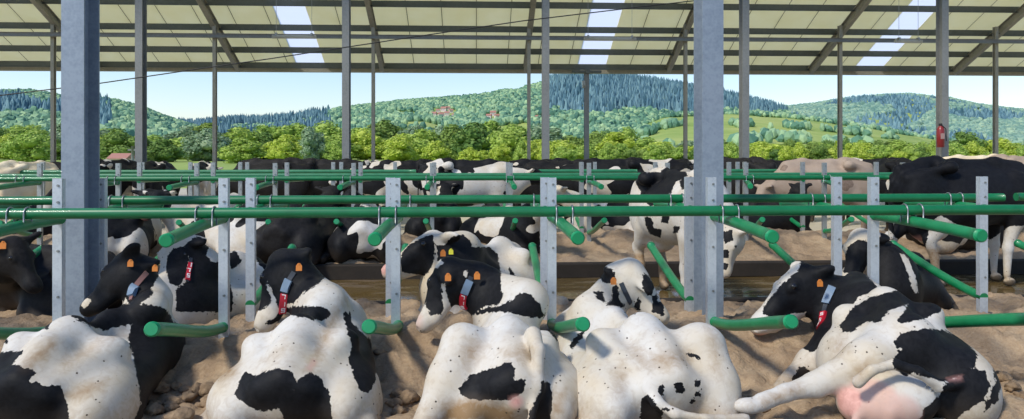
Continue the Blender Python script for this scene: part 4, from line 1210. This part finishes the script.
# ---- cow C
T = TT(at(518, 4.02, z=.12), 0, 1.0, roll=-2)
B = Body(); q = lying_trunk(B, T, lean=.02, side=-1, w=.82, hz=.87, wz=.84)
B.chain([P3_(462, 345, 4.35), P3_(448, 380, 4.2), P3_(424, 425, 4.05)], [.13, .10, .07], .10)
B.chain([P3_(533, 335, 4.22), P3_(538, 350, 4.08), P3_(538, 385, 4.0), P3_(530, 425, 3.93)], [.05, .036, .028, .022], .03)
B.ell(P3_(516, 402, 4.02), (.05, .05, .05), k=.05)
hd = head_px(B, (447, 266, 5.38), (420, 320, 5.28), sc=.92, up=(-.1, .6, .9), tips=(P3_(447, 284, 5.12), P3_(484, 270, 5.3)))
neck(B, P3_(530, 296, 5.0), P3_(510, 325, 5.15), hd, mid=P3_(487, 288, 5.36), thick=0.80)
paint = [('black', [(470, 316), (484, 308), (500, 306), (512, 300), (520, 292), (530, 294), (540, 304), (545, 318), (530, 318), (508, 312), (490, 312)]),
         ('black', [(545, 312), (548, 320), (556, 334), (566, 348), (572, 356), (568, 352), (552, 336), (543, 320)]),
         ('black', [(458, 388), (470, 376), (485, 370), (500, 365), (510, 362), (515, 368), (514, 380), (526, 378), (524, 392), (510, 400), (494, 400), (475, 400), (462, 396)]),
         ('black', [(542, 380), (550, 384), (552, 396), (550, 425), (524, 425), (534, 405), (540, 392)]),
         ('black', [(415, 240), (505, 240), (500, 285), (503, 296), (498, 305), (487, 305), (470, 318), (450, 318), (430, 315), (424, 300), (418, 290)], (4.9, 9)),
         ('white', [(441, 284), (445, 284), (447, 296), (452, 310), (462, 320), (440, 330), (412, 332), (414, 318), (422, 310), (430, 315), (441, 314), (444, 308)], (4.9, 9)),
         ('white', [(430, 262), (440, 258), (443, 264), (436, 268)], (4.9, 9)), ('white', [(464, 270), (467, 271), (467, 277), (464, 276)], (4.9, 9)),
         ('pink', (P3_(516, 400, 3.98), .045), None, 1.0), ('pink', (P3_(419, 322, 5.22), .06), None, .35),
         ('dirt', [(460, 345), (472, 335), (490, 346), (480, 360), (466, 372)], None, .55), ('dirt', [(500, 350), (535, 345), (532, 360), (505, 358)], None, .5),
         ('dirt', [(440, 405), (470, 395), (520, 408), (515, 425), (440, 425)], None, 1.0), ('dirt', [(552, 395), (566, 390), (562, 415), (552, 415)], None, .9)]
e, o0 = finish_cow(B, .016, at(500, 4.6, z=.2), 'white cow in the middle of the near row, tail hanging down, white blaze', 'hide', paint, head=hd)
ear_tag(e, o0, hd, -1, 'tag_orange', pos=P3_(448, 277, 5.05), sc=.7); ear_tag(e, o0, hd, 1, 'tag_orange', pos=P3_(477, 275.5, 5.14), sc=.7)
body = [c for c in e.children if c.name.startswith('body')][0]
collar(e, o0, body, [P3_(471, 277, 5.25), P3_(467, 286, 5.2), P3_(463, 297, 5.2), P3_(461, 308, 5.2), P3_(460, 318, 5.2)], digits='719', red=(.5, .97), module=(.12, .48))

# ---- cow D
T = TT(at(668, 4.0, z=.10), 12, 1.03, roll=6)
B = Body(); q = lying_trunk(B, T, lean=.0, side=-1, w=1.02, hz=.90, wz=.84)
B.chain([P3_(700, 350, 4.3), P3_(716, 385, 4.15), P3_(727, 425, 4.0)], [.16, .11, .06], .10)
B.chain([P3_(650, 368, 4.1), P3_(648, 385, 4.0), P3_(657, 403, 3.9), P3_(675, 414, 3.85), P3_(705, 419, 3.85), P3_(745, 419, 3.9)], [.05, .04, .03, .026, .022, .03], .03)
hd = head_px(B, (632, 266, 5.32), (667, 312, 5.22), sc=.86, up=(.45, .3, 1), tips=(P3_(603, 271, 5.2), P3_(650, 292, 5.12)))
neck(B, P3_(588, 306, 5.05), P3_(595, 330, 5.2), hd, mid=P3_(610, 293, 5.34), thick=0.62)
paint = [('black', [(684, 352), (694, 353), (702, 358), (700, 360), (690, 356)]), ('black', [(674, 384), (681, 382), (686, 390), (682, 394), (676, 392)]),
         ('black', [(695, 380), (700, 380), (699, 388), (695, 387)]), ('black', [(695, 391), (701, 391), (701, 397), (695, 396)]), ('black', [(690, 399), (696, 398), (694, 404), (689, 403)]),
         ('black', [(658, 384), (664, 385), (663, 396), (658, 392)]), ('black', [(641, 400), (648, 394), (654, 402), (664, 412), (660, 425), (640, 425)]), ('black', [(662, 408), (668, 406), (672, 411), (666, 412)]),
         ('black', [(569, 346), (578, 334), (585, 331), (582, 338), (572, 350)]),
         ('black', [(624, 312.5), (636, 313), (630, 314.5)]),
         ('black', [(593, 292), (603, 291), (604, 303), (598, 300)], (4.9, 9)), ('black', [(612, 285), (618, 285), (620, 300), (626, 308), (606, 305), (612, 299)], (4.9, 9)),
         ('black', [(633, 308), (638, 298), (641, 303), (640, 311)], (4.9, 9)), ('black', [(644, 273), (650, 277), (655, 285), (652, 295), (646, 295), (642, 286)], (4.9, 9)),
         ('black', [(652, 297), (657, 292), (658, 303), (664, 300), (664, 316), (652, 312)], (4.9, 9)), ('black', [(598, 266), (612, 268), (616, 280), (606, 284), (598, 278)], (4.9, 9)),
         ('pink', (P3_(662, 396, 4.0), .035), None, .9),
         ('dirt', [(660, 350), (690, 350), (690, 362), (665, 372), (640, 360)], None, .55), ('dirt', [(632, 340), (645, 352), (652, 372), (640, 368), (628, 352)], None, .5), ('dirt', [(612, 370), (625, 360), (626, 395), (615, 400)], None, .5), ('dirt', [(706, 320), (720, 345), (722, 380), (712, 370)], None, .5)]
e, o0 = finish_cow(B, .016, at(645, 4.6, z=.2), 'almost all-white near cow with small black spots by the tail, head turned right', 'hide', paint, head=hd)
ear_tag(e, o0, hd, 1, 'tag_orange', pos=P3_(613.5, 281, 5.1), sc=.66)
body = [c for c in e.children if c.name.startswith('body')][0]
collar(e, o0, body, [P3_(621, 283, 5.2), P3_(625, 292, 5.15), P3_(630, 302, 5.15), P3_(632, 308, 5.15)])

# ---- cow E, far right of the near row
T = TT(at(915, 4.18, z=.16), -17, 1.04, roll=-4)
B = Body(); q = lying_trunk(B, T, lean=.02, side=1, w=.93, leg='none', hz=.97, wz=.92, ws=.66)
# free hind leg stretched out to the left, udder between
B.chain([q(.28, .25, .36), P3_(905, 345, 4.25), P3_(868, 362, 4.15), P3_(815, 385, 4.1)], [.22, .17, .12, .068], .08)
B.chain([P3_(815, 385, 4.1), P3_(785, 393, 4.05), P3_(762, 402, 4.02)], [.066, .045, .05], .03)
B.ell(P3_(748, 406, 4.0), (.085, .05, .045), k=.03)
B.ell(P3_(872, 404, 4.05), (.19, .16, .13), k=.06); B.ell(P3_(900, 400, 4.0), (.20, .15, .14), k=.06); B.ell(P3_(854, 396, 4.1), (.08, .08, .09), k=.05)
B.cone(P3_(860, 408, 3.96), P3_(855, 422, 3.93), .035, .02, .03); B.cone(P3_(890, 412, 3.9), P3_(888, 424, 3.9), .035, .02, .03)
B.ell(P3_(955, 392, 4.15), (.23, .23, .25), k=.12)
B.chain([P3_(958, 383, 3.98), P3_(940, 386, 3.9), P3_(918, 372, 3.88), P3_(895, 364, 3.9), P3_(872, 370, 3.88), P3_(858, 382, 3.88)], [.034, .032, .030, .028, .026, .034], .02)
B.chain([P3_(838, 340, 5.0), P3_(810, 362, 4.85), P3_(785, 384, 4.75)], [.12, .08, .055], .06); B.ell(P3_(782, 388, 4.7), (.06, .06, .04), k=.03)
hd = head_px(B, (803, 270, 5.36), (744, 326, 5.26), sc=1.12, up=(-.4, .12, 1), tips=(P3_(834, 268, 5.25), P3_(797, 262, 5.5)))
neck(B, P3_(862, 306, 5.1), P3_(842, 335, 5.15), hd, mid=P3_(838, 298, 5.36), thick=0.88)
paint = [('black', [(840, 325), (852, 308), (870, 297), (900, 290), (935, 294), (950, 300), (940, 312), (922, 320), (905, 323), (896, 322), (905, 310), (908, 304), (890, 310), (880, 322), (866, 322), (852, 332), (842, 332)]),
         ('black', [(893, 343), (900, 334), (925, 328), (945, 330), (965, 340), (978, 354), (974, 366), (960, 376), (945, 382), (930, 378), (912, 372), (906, 378), (893, 368), (893, 358), (903, 348), (896, 348)]),
         ('black', [(945, 384), (965, 372), (975, 368), (985, 372), (990, 385), (984, 400), (965, 412), (950, 425), (912, 430), (925, 408), (940, 395)]),
         ('black', [(992, 365), (1002, 380), (998, 400), (984, 412), (990, 395), (996, 382)]),
         ('black', [(748, 256), (845, 250), (880, 290), (850, 300), (838, 332), (825, 350), (812, 357), (810, 340), (800, 325), (788, 320), (775, 318), (757, 313), (755, 306), (772, 288), (784, 276), (790, 268)], (4.9, 9)),
         ('black', [(780, 300), (850, 282), (858, 298), (850, 314), (838, 330), (824, 346), (812, 352), (795, 345), (785, 322)], (4.7, 9)),
         ('black', [(792, 378), (800, 366), (808, 368), (812, 378), (802, 384), (794, 385)], (4.5, 9)),
         ('white', [(786, 252), (801, 262), (797, 272), (786, 280), (775, 292), (764, 306), (762, 318), (735, 330), (725, 316), (765, 272)], (4.9, 9)),
         ('white', [(790, 314), (806, 312), (804, 322), (812, 332), (808, 336), (770, 338), (750, 334), (756, 318), (778, 322)], (4.9, 9)),
         ('pink', (P3_(872, 412, 3.95), .18), None, .55), ('pink', (P3_(850, 402, 4.0), .09), None, .9), ('pink', (P3_(900, 412, 3.9), .11), None, .45), ('pink', [(946, 378), (962, 375), (962, 381), (948, 382)], None, .6),
         ('pink', (hd['w'](.50, 0, -.10), .06), None, .8),
         ('dirt', [(855, 368), (870, 360), (866, 382), (852, 386)], None, .6), ('dirt', [(828, 345), (845, 330), (850, 350), (830, 362)], None, .5), ('dirt', [(762, 398), (800, 384), (805, 392), (765, 408)], None, .8)]
e, o0 = finish_cow(B, .016, at(900, 4.6, z=.2), 'cow lying on its side at the right with pink udder, curled tail and stretched leg', 'hide', paint, head=hd)
ear_tag(e, o0, hd, 1, 'tag_orange', pos=P3_(820, 283, 5.1), sc=.66)
body = [c for c in e.children if c.name.startswith('body')][0]
collar(e, o0, body, [P3_(832, 286, 5.25), P3_(829, 294, 5.2), P3_(825, 308, 5.2), P3_(822, 322, 5.2), P3_(820, 334, 5.2)], digits='559', red=(.46, .82), module=(.04, .34))
# ================================================================== cows of the second line and the alley
def standing_trunk(B, T, udder=True, legs=((0, 0), (0, 0), (0, 0), (0, 0)), tail=True, k=1.0):
    """x forward from the pin bones (0) to the chest (1.6), z up from the floor"""
    q = T; R = T.R
    e = lambda c, r, k_=.08: B.ell(q(*c), A(*r) * T.sc, R, k_)
    e((.92, 0, 1.02), (.62, .33, .36), .12); e((.66, 0, .95), (.46, .37, .33), .12); e((.24, 0, 1.12), (.30, .24, .25), .10)
    e((1.38, 0, 1.02), (.26, .22, .36), .12)
    for s in (1, -1):
        B.cone(q(.46, s * .25, 1.37), q(.03, s * .13, 1.24), .055, .05, .08); e((.48, s * .25, 1.36), (.07, .05, .05), .07)
        B.cone(q(.48, s * .2, 1.35), q(.46, 0, 1.42), .05, .05, .1)
        e((.24, s * .17, .98), (.24, .115, .32), .08); e((1.34, s * .19, .98), (.17, .09, .33), .08)
    B.chain([q(0, 0, 1.34), q(.3, 0, 1.40), q(.7, 0, 1.40), q(1.2, 0, 1.41), q(1.5, 0, 1.36)], [.05, .05, .045, .05, .07], .12)
    for i, s in enumerate((1, -1)):
        a, b = legs[i]
        B.chain([q(.34 + a * .5, s * .19, .80), q(.04 + a, s * .18, .52)], [.14, .062], .07)
        B.chain([q(.02 + a, s * .18, .55), q(.10 + a, s * .18, .34), q(.12 + a, s * .18, .11)], [.068, .052, .048], .03)
        e((.15 + a, s * .18, .045), (.075, .055, .05), .02)
        a, b = legs[2 + i]
        B.chain([q(1.32, s * .17, .78), q(1.34 + a, s * .16, .43), q(1.33 + a, s * .16, .12)], [.11, .056, .040], .05)
        e((1.36 + a, s * .16, .045), (.07, .052, .05), .02)
    if udder: e((.38, 0, .68), (.24, .19, .19), .06)
    if tail: B.chain([q(.0, 0, 1.33), q(-.07, 0, 1.18), q(-.08, .01, .80), q(-.07, .02, .55)], [.045, .03, .022, .04], .03)
    return q
def lie(o, deg, headp, nosep, label, mat, paint=None, hk=None, group=None, res=.022, sc=1.0, hz=.95, wz=1.0, w=1.0, roll=0, hsc=.86, up=(0, 0, 1), mid=None, coll=None, thick=.85, side=1, tags=(), base=None):
    T = TT(o, deg, sc, roll=roll); B = Body(); q = lying_trunk(B, T, side=side, hz=hz, wz=wz, w=w)
    hd = add_head(B, headp, nosep, sc=hsc, up=up, **(hk or {}))
    neck(B, q(1.45, 0, .60), q(1.6, 0, .38), hd, thick=thick, mid=mid)
    hf = [('hoof', (q(.60, side * .63, .02), .09)), ]
    e, o0 = finish_cow(B, res, A(q(.8, 0, 0)[0], q(.8, 0, 0)[1], .2), label, mat, (paint or []) + hf, group, head=hd)
    for (s, m, pos, sz) in tags: ear_tag(e, o0, hd, s, m, pos=pos, sc=sz)
    return e, o0, hd
def bodyof(e): return [c for c in e.children if c.name.startswith('body')][0]

lie(at(122, 7.15, z=.16), 72, P3_(14, 243, 6.15), P3_(46, 296, 6.0), 'all-black cow at the left edge, head turned right with a pale nose tip', 'hide_black', hk=dict(earL=(0, .3), earR=(0, .2)),
    mid=P3_(6, 262, 6.35), paint=[('pink', (P3_(47, 296, 5.95), .045), None, .8)], tags=[(1, 'tag_orange', P3_(3, 245, 5.95), .8)])
e, o0, hd = lie(at(262, 7.35, z=.14), 163, P3_(179, 237, 6.4), P3_(158, 290, 6.1), 'cow behind the leftmost near cow, white forehead, black eye patch, short red number plate', 'hide',
    hk=dict(tips=(P3_(204, 243, 6.3), None)), hsc=1.02, wz=.9, hz=.95, mid=P3_(203, 266, 6.45), paint=[
    ('black', [(167, 256), (173, 249), (182, 246), (189, 252), (188, 262), (186, 276), (180, 286), (170, 284), (166, 270)], (5, 6.75)),
    ('black', [(184, 246), (196, 236), (212, 240), (206, 255), (212, 262), (218, 262), (222, 272), (230, 282), (233, 296), (232, 312), (176, 312), (176, 290), (186, 282), (190, 262)]),
    ('black', [(225, 254), (236, 250), (242, 262), (232, 270)]), ('black', [(250, 250), (266, 252), (270, 275), (262, 268)])])
collar(e, o0, bodyof(e), [P3_(191, 258, 6.3), P3_(190, 266, 6.3), P3_(188, 274, 6.3), P3_(187, 282, 6.3)], digits='175', red=(.2, .95), width=.03)
e, o0, hd = lie(at(522, 7.75, z=.16), 146, P3_(434, 236, 6.7), P3_(380, 268, 6.4), 'cream and black cow left of centre, pink nose, orange and yellow ear tags', 'hide',
    hk=dict(earL=(0, -.2), earR=(-.3, -.1)), hsc=1.1, wz=1.12, hz=1.0, up=(-.2, .1, 1), mid=P3_(462, 250, 6.85), thick=1.0, paint=[
    ('black', [(402, 252), (410, 244), (422, 238), (433, 234), (435, 248), (433, 262), (430, 270), (424, 276), (402, 272), (400, 262)], (5, 6.9)),
    ('black', [(437, 246), (446, 244), (450, 238), (462, 234), (470, 240), (472, 247), (490, 247), (498, 254), (500, 268), (503, 284), (500, 300), (455, 300), (448, 285), (438, 262)]),
    ('black', [(508, 265), (516, 276), (518, 285), (511, 280)]), ('pink', (P3_(383, 266, 6.4), .085), None, .9)],
    tags=[(1, 'tag_orange', P3_(443, 253, 6.35), .75), (1, 'tag_yellow', P3_(451, 251.5, 6.35), .65)])
e, o0, hd = lie(at(886, 7.8, z=.14), 151, P3_(861, 234, 6.65), P3_(843, 290, 6.35), 'black and white cow behind the rightmost lying cow, white forehead and chin', 'hide',
    hk=dict(tips=(P3_(889, 238, 6.6), None)), hsc=1.02, wz=1.08, hz=.9, mid=P3_(885, 264, 6.8), thick=1.0, paint=[
    ('black', [(843, 262), (848, 246), (858, 240), (866, 240), (870, 250), (869, 262), (862, 275), (850, 273), (843, 272)], (5, 6.9)),
    ('black', [(868, 236), (890, 240), (904, 230), (934, 230), (980, 310), (868, 310), (868, 284), (870, 262)]), ('white', [(900, 253), (906, 255), (914, 272), (919, 292), (914, 294), (908, 274)]),
    ('black', [(880, 232), (892, 232), (892, 246), (880, 246)])])

# white spotted cow standing in the wet alley
def stand(o, deg, headp, nosep, label, mat, paint=None, group=None, res=.026, sc=1.05, legs=((0, 0),) * 4, hsc=.95, hk=None, tail=True, udder=True, mid=None, coll=None, name='cow', pinkud=.6):
    T = TT(o, deg, sc); T.sc = A(sc, sc, sc); B = Body(); q = standing_trunk(B, T, udder, legs, tail)
    hd = None
    if headp is not None:
        hd = add_head(B, headp, nosep, sc=hsc, **(hk or {})); neck(B, q(1.45, 0, 1.22), q(1.58, 0, .92), hd, mid=mid)
    hf = [('pink', (q(.36, 0, .62), .20), None, pinkud)] + [('hoof', (q(x + legs[i][0], s * y, .0), .10)) for i, (x, s, y) in enumerate(((.14, 1, .18), (.14, -1, .18), (1.36, 1, .16), (1.36, -1, .16)))]
    hf += [('dirt', (q(.1 + legs[0][0], .18, .2), .3), None, .8), ('dirt', (q(.1 + legs[1][0], -.18, .2), .3), None, .8)]
    return finish_cow(B, res, q(.8, 0, 0) * A(1, 1, 0), label, mat, (paint or []) + hf, group, head=hd, base_z=0.0) + (hd,)
o_ = at(645, 9.25, z=0)
stand(o_, -166, P3_(729, 232, 7.3), P3_(719, 292, 7.15), 'white cow with black patches standing in the wet alley, partly hidden by the thick column', 'hide', legs=((.0, 0), (.14, 0), (0, 0), (-.1, 0)), sc=1.03, hsc=.85, res=.02,
    paint=[('black', [(641, 180), (648, 172), (660, 172), (668, 166), (684, 168), (688, 176), (676, 182), (672, 190), (668, 206), (650, 206), (640, 198)]),
           ('black', [(634, 172), (646, 168), (648, 176), (640, 190), (636, 184)]),
           ('black', [(644, 216), (652, 218), (654, 228), (662, 230), (660, 238), (650, 234), (646, 226)]), ('black', [(674, 226), (680, 226), (678, 233), (673, 233)]),
           ('black', [(679, 180), (692, 176), (694, 184), (682, 190)]), ('black', [(684, 196), (694, 192), (694, 206), (682, 206)]), ('black', [(662, 216), (670, 214), (668, 224), (661, 222)]),
           ('black', [(722, 232), (732, 230), (734, 240), (725, 244)]), ('black', [(722, 250), (729, 249), (729, 258), (722, 258)]), ('black', [(721, 264), (728, 262), (727, 270), (722, 270)]), ('black', [(712, 225), (716, 225), (716, 240), (712, 238)])])
stand(at(898, 9.25, z=0), -86, at(1105, 9.2, z=1.3), at(1150, 9.1, z=1.0), 'large black cow with pale legs standing in the alley at the right edge', 'hide', sc=1.12, legs=((.0, 0), (.22, 0), (0, 0), (-.1, 0)), res=.024,
    paint=[('black', [(880, 150), (1300, 150), (1300, 222), (1010, 226), (990, 240), (960, 226), (940, 215), (931, 222), (925, 250), (906, 252), (898, 240), (885, 225)]),
           ('black', [(900, 232), (914, 225), (918, 245), (912, 258), (900, 262)])], pinkud=.9)

# ------------------------------------------------------------------ background herd: a few bodies, copied
def proto_stand(hdl, res=.034, legs=((0, 0),) * 4, headpos=((1.95, 0, 1.05), (2.20, .05, .62)), hk=None):
    class L:  # identity transform
        pass
    T = TT((0, 0, 0), -90); T.sc = A(1, 1, 1); B = Body(); q = standing_trunk(B, T, True, legs, True)
    hd = add_head(B, q(*headpos[0]), q(*headpos[1]), sc=.95, **(hk or {})); neck(B, q(1.45, 0, 1.2), q(1.58, 0, .92), hd)
    return B, q, hd
def proto_lie(res=.034, deg=-90, headpos=((1.95, .05, .98), (2.28, .12, .70))):
    T = TT((0, 0, 0), deg); T.sc = A(.95, 1, .92); B = Body(); q = lying_trunk(B, T)
    hd = add_head(B, q(*headpos[0]), q(*headpos[1]), sc=.9); neck(B, q(1.45, 0, .66), q(1.58, 0, .40), hd, thick=.9)
    return B, q, hd
protos = {}
def bake(key, tup, lying=False):
    B, q, hd = tup; V, F = B.mesh(.036)
    o = mesh_obj('body', V, F, M['hide_rand']); me = o.data; bpy.data.objects.remove(o)
    n = len(V); z = V[:, 2]
    blk = np.full(n, -1.0); d = .22 - np.linalg.norm((V - hd['w'](.12, 0, -.05)) , axis=1)
    if key.endswith('d'): blk = np.maximum(blk, d)
    pk = np.clip((.16 - np.linalg.norm(V - q(.36, 0, .60), axis=1)) / .04, 0, 1) * .7 if not lying else np.clip((.06 - np.linalg.norm(V - hd['w'](.50, 0, -.06), axis=1)) / .03, 0, 1) * .6
    set_attr(me, 'black', blk); set_attr(me, 'pink', pk); set_attr(me, 'dirt', np.clip((.55 - z) / .5, 0, 1) * .7 if not lying else np.clip((.25 - z) / .25, 0, 1) * .8); set_attr(me, 'hoof', np.clip((.07 - z) / .02, 0, 1) if not lying else np.zeros(n))
    protos[key] = me
bake('graze', proto_stand(0, legs=((.08, 0), (-.1, 0), (0, 0), (.1, 0)), headpos=((1.92, 0, .95), (2.10, .05, .48))))
bake('level_d', proto_stand(0, legs=((0, 0), (.12, 0), (-.08, 0), (.06, 0)), headpos=((1.98, 0, 1.28), (2.40, .05, 1.05))))
bake('turn', proto_stand(0, legs=((0, 0), (-.12, 0), (.08, 0), (0, 0)), headpos=((1.85, .25, 1.25), (1.95, .66, .95))))
bake('lie', proto_lie(), True)
bake('lie_d', proto_lie(headpos=((1.80, .35, 1.0), (1.78, .78, .72))), True)
def herd(key, px, Y, deg, label, mat, sc=1.0, z=0.0, group=None, mirror=False):
    x = at(px, Y)[0]
    e = empty('cow', (x, Y, z), label, 'cow', group, rz=math.radians(deg))
    b = bpy.data.objects.new('body', protos[key]); COL.objects.link(b); b.parent = e
    b.scale = (sc, sc * (-1 if mirror else 1), sc); b.location = (-.85 * sc, 0, 0)
    b.material_slots[0].link = 'OBJECT'; b.material_slots[0].material = M[mat]
    return e
# prototypes point along +x; deg turns them
LZ = .18
for a in [
 # second bed, lying
 ('lie', 128, 10.9, 95, 'black and white cow lying on the second bed just right of the left column', 'hide_rand', 1.0, LZ),
 ('lie_d', 226, 10.9, 170, 'cream cow with dark head lying on the second bed behind the second near post', 'hide_rand', 1.02, LZ),
 ('lie', 306, 10.8, 78, 'all-black cow lying on the second bed, above the bowed head', 'hide_black', 1.05, LZ),
 ('lie_d', 366, 10.9, 95, 'white cow with black spots on the second bed, left of the middle posts', 'hide_rand', .98, LZ),
 ('lie', 505, 11.3, -60, 'black and white cow lying on the second bed just left of the central posts', 'hide_rand_dark', .95, LZ),
 ('lie', 612, 12.9, 190, 'white and black cow lying beyond the sand ridge, right of the central posts', 'hide_rand', 1.0, LZ),
 ('lie_d', 765, 12.7, 10, 'black cow lying behind the sand heap right of the thick right column', 'hide_black', 1.0, LZ),
 ('lie', 962, 11.2, 5, 'dark cow lying on the second bed below the black standing cow', 'hide_rand_dark', .95, LZ),
 ('lie_d', 60, 12.9, 100, 'dark patched cow lying on the far side of the second bed beside the left column', 'hide_rand_dark', .98, LZ),
 ('lie', 440, 12.8, 85, 'dark cow lying on the far half of the second bed above the pink-nosed cow', 'hide_rand_dark', 1.0, LZ),
 ('lie', 1030, 12.7, 85, 'black cow lying on the far half of the second bed at the right edge', 'hide_black', 1.0, LZ),
 # beyond the second bed, standing
 ('graze', 27, 15.0, 82, 'cream cow standing at the far left, seen from behind in full sun', 'hide_cream', 1.03, 0),
 ('graze', -12, 15.6, 95, 'pale cow standing at the left edge next to the sunlit cream cow', 'hide_cream', 1.0, 0),
 ('level_d', 62, 17.2, 20, 'black cow standing far back just left of the thick left column', 'hide_black', 1.0, 0),
 ('graze', 112, 16.8, 75, 'black cow with a white mark standing far back just right of the thick left column', 'hide_rand_dark', 1.04, 0),
 ('graze', 158, 17.2, 92, 'black and white cow seen from behind right of the first middle column', 'hide_rand_dark', 1.0, 0),
 ('graze', 272, 16.8, 176, 'black cow standing sideways far back, left of the second middle column', 'hide_black', 1.05, 0),
 ('graze', 330, 17.0, 4, 'black cow standing sideways right behind the second middle column', 'hide_black', 1.04, 0),
 ('level_d', 404, 16.2, 183, 'black cow with brown tinge standing sideways above the middle pair of posts', 'hide_rand_dark', 1.03, 0),
 ('level_d', 470, 14.2, 2, 'big black and white cow standing sideways in the centre left, head to the right', 'hide_rand_dark', 1.06, 0),
 ('graze', 540, 16.9, 178, 'dark cow standing sideways behind the central column', 'hide_rand_dark', 1.04, 0),
 ('graze', 560, 15.6, 186, 'black cow with a small white mark between the central column and the pale pole', 'hide_black', 1.03, 0),
 ('level_d', 612, 15.4, 176, 'black and white cow standing right of the pale pole', 'hide_rand_dark', 1.06, 0),
 ('graze', 655, 16.4, 5, 'dark brown and black cow standing behind the white spotted standing cow', 'hide_rand_dark', 1.04, 0),
 ('turn', 738, 15.8, 120, 'black cow raising its hip right of the thick right column', 'hide_black', 1.07, 0),
 ('graze', 822, 13.9, 176, 'fawn brown cow standing sideways right of centre', 'hide_brown', 1.07, 0),
 ('turn', 872, 16.4, 150, 'black and white cow standing behind the fawn brown cow', 'hide_rand_dark', 1.05, 0),
 ('graze', 893, 14.6, 84, 'cow seen from behind between the fawn cow and the big black one', 'hide_rand_dark', 1.06, 0),
 ('graze', 975, 16.6, 178, 'pale tan cow standing far back, its back showing above the big black cow', 'hide_cream', 1.10, 0),
 ('graze', 1020, 15.9, 3, 'tan and white cow at the right edge behind the big black cow', 'hide_brown', 1.10, 0),
 ('level_d', 205, 18.6, 100, 'far small cow standing beyond the low rails right of the first middle column', 'hide_rand', .98, 0),
 ('graze', 372, 18.2, 80, 'far cow seen from behind right of the second middle column', 'hide_rand', 1.0, 0),
 ('level_d', 590, 18.4, 60, 'far dark cow beside the base of the pale pole', 'hide_rand_dark', 1.0, 0),
 ('graze', 700, 17.6, 10, 'dark cow far back hidden mostly by the thick right column', 'hide_rand_dark', 1.02, 0),
 ('turn', 783, 17.4, 200, 'far black cow whose back shows above the fawn brown cow', 'hide_black', 1.02, 0),
]: herd(*a)
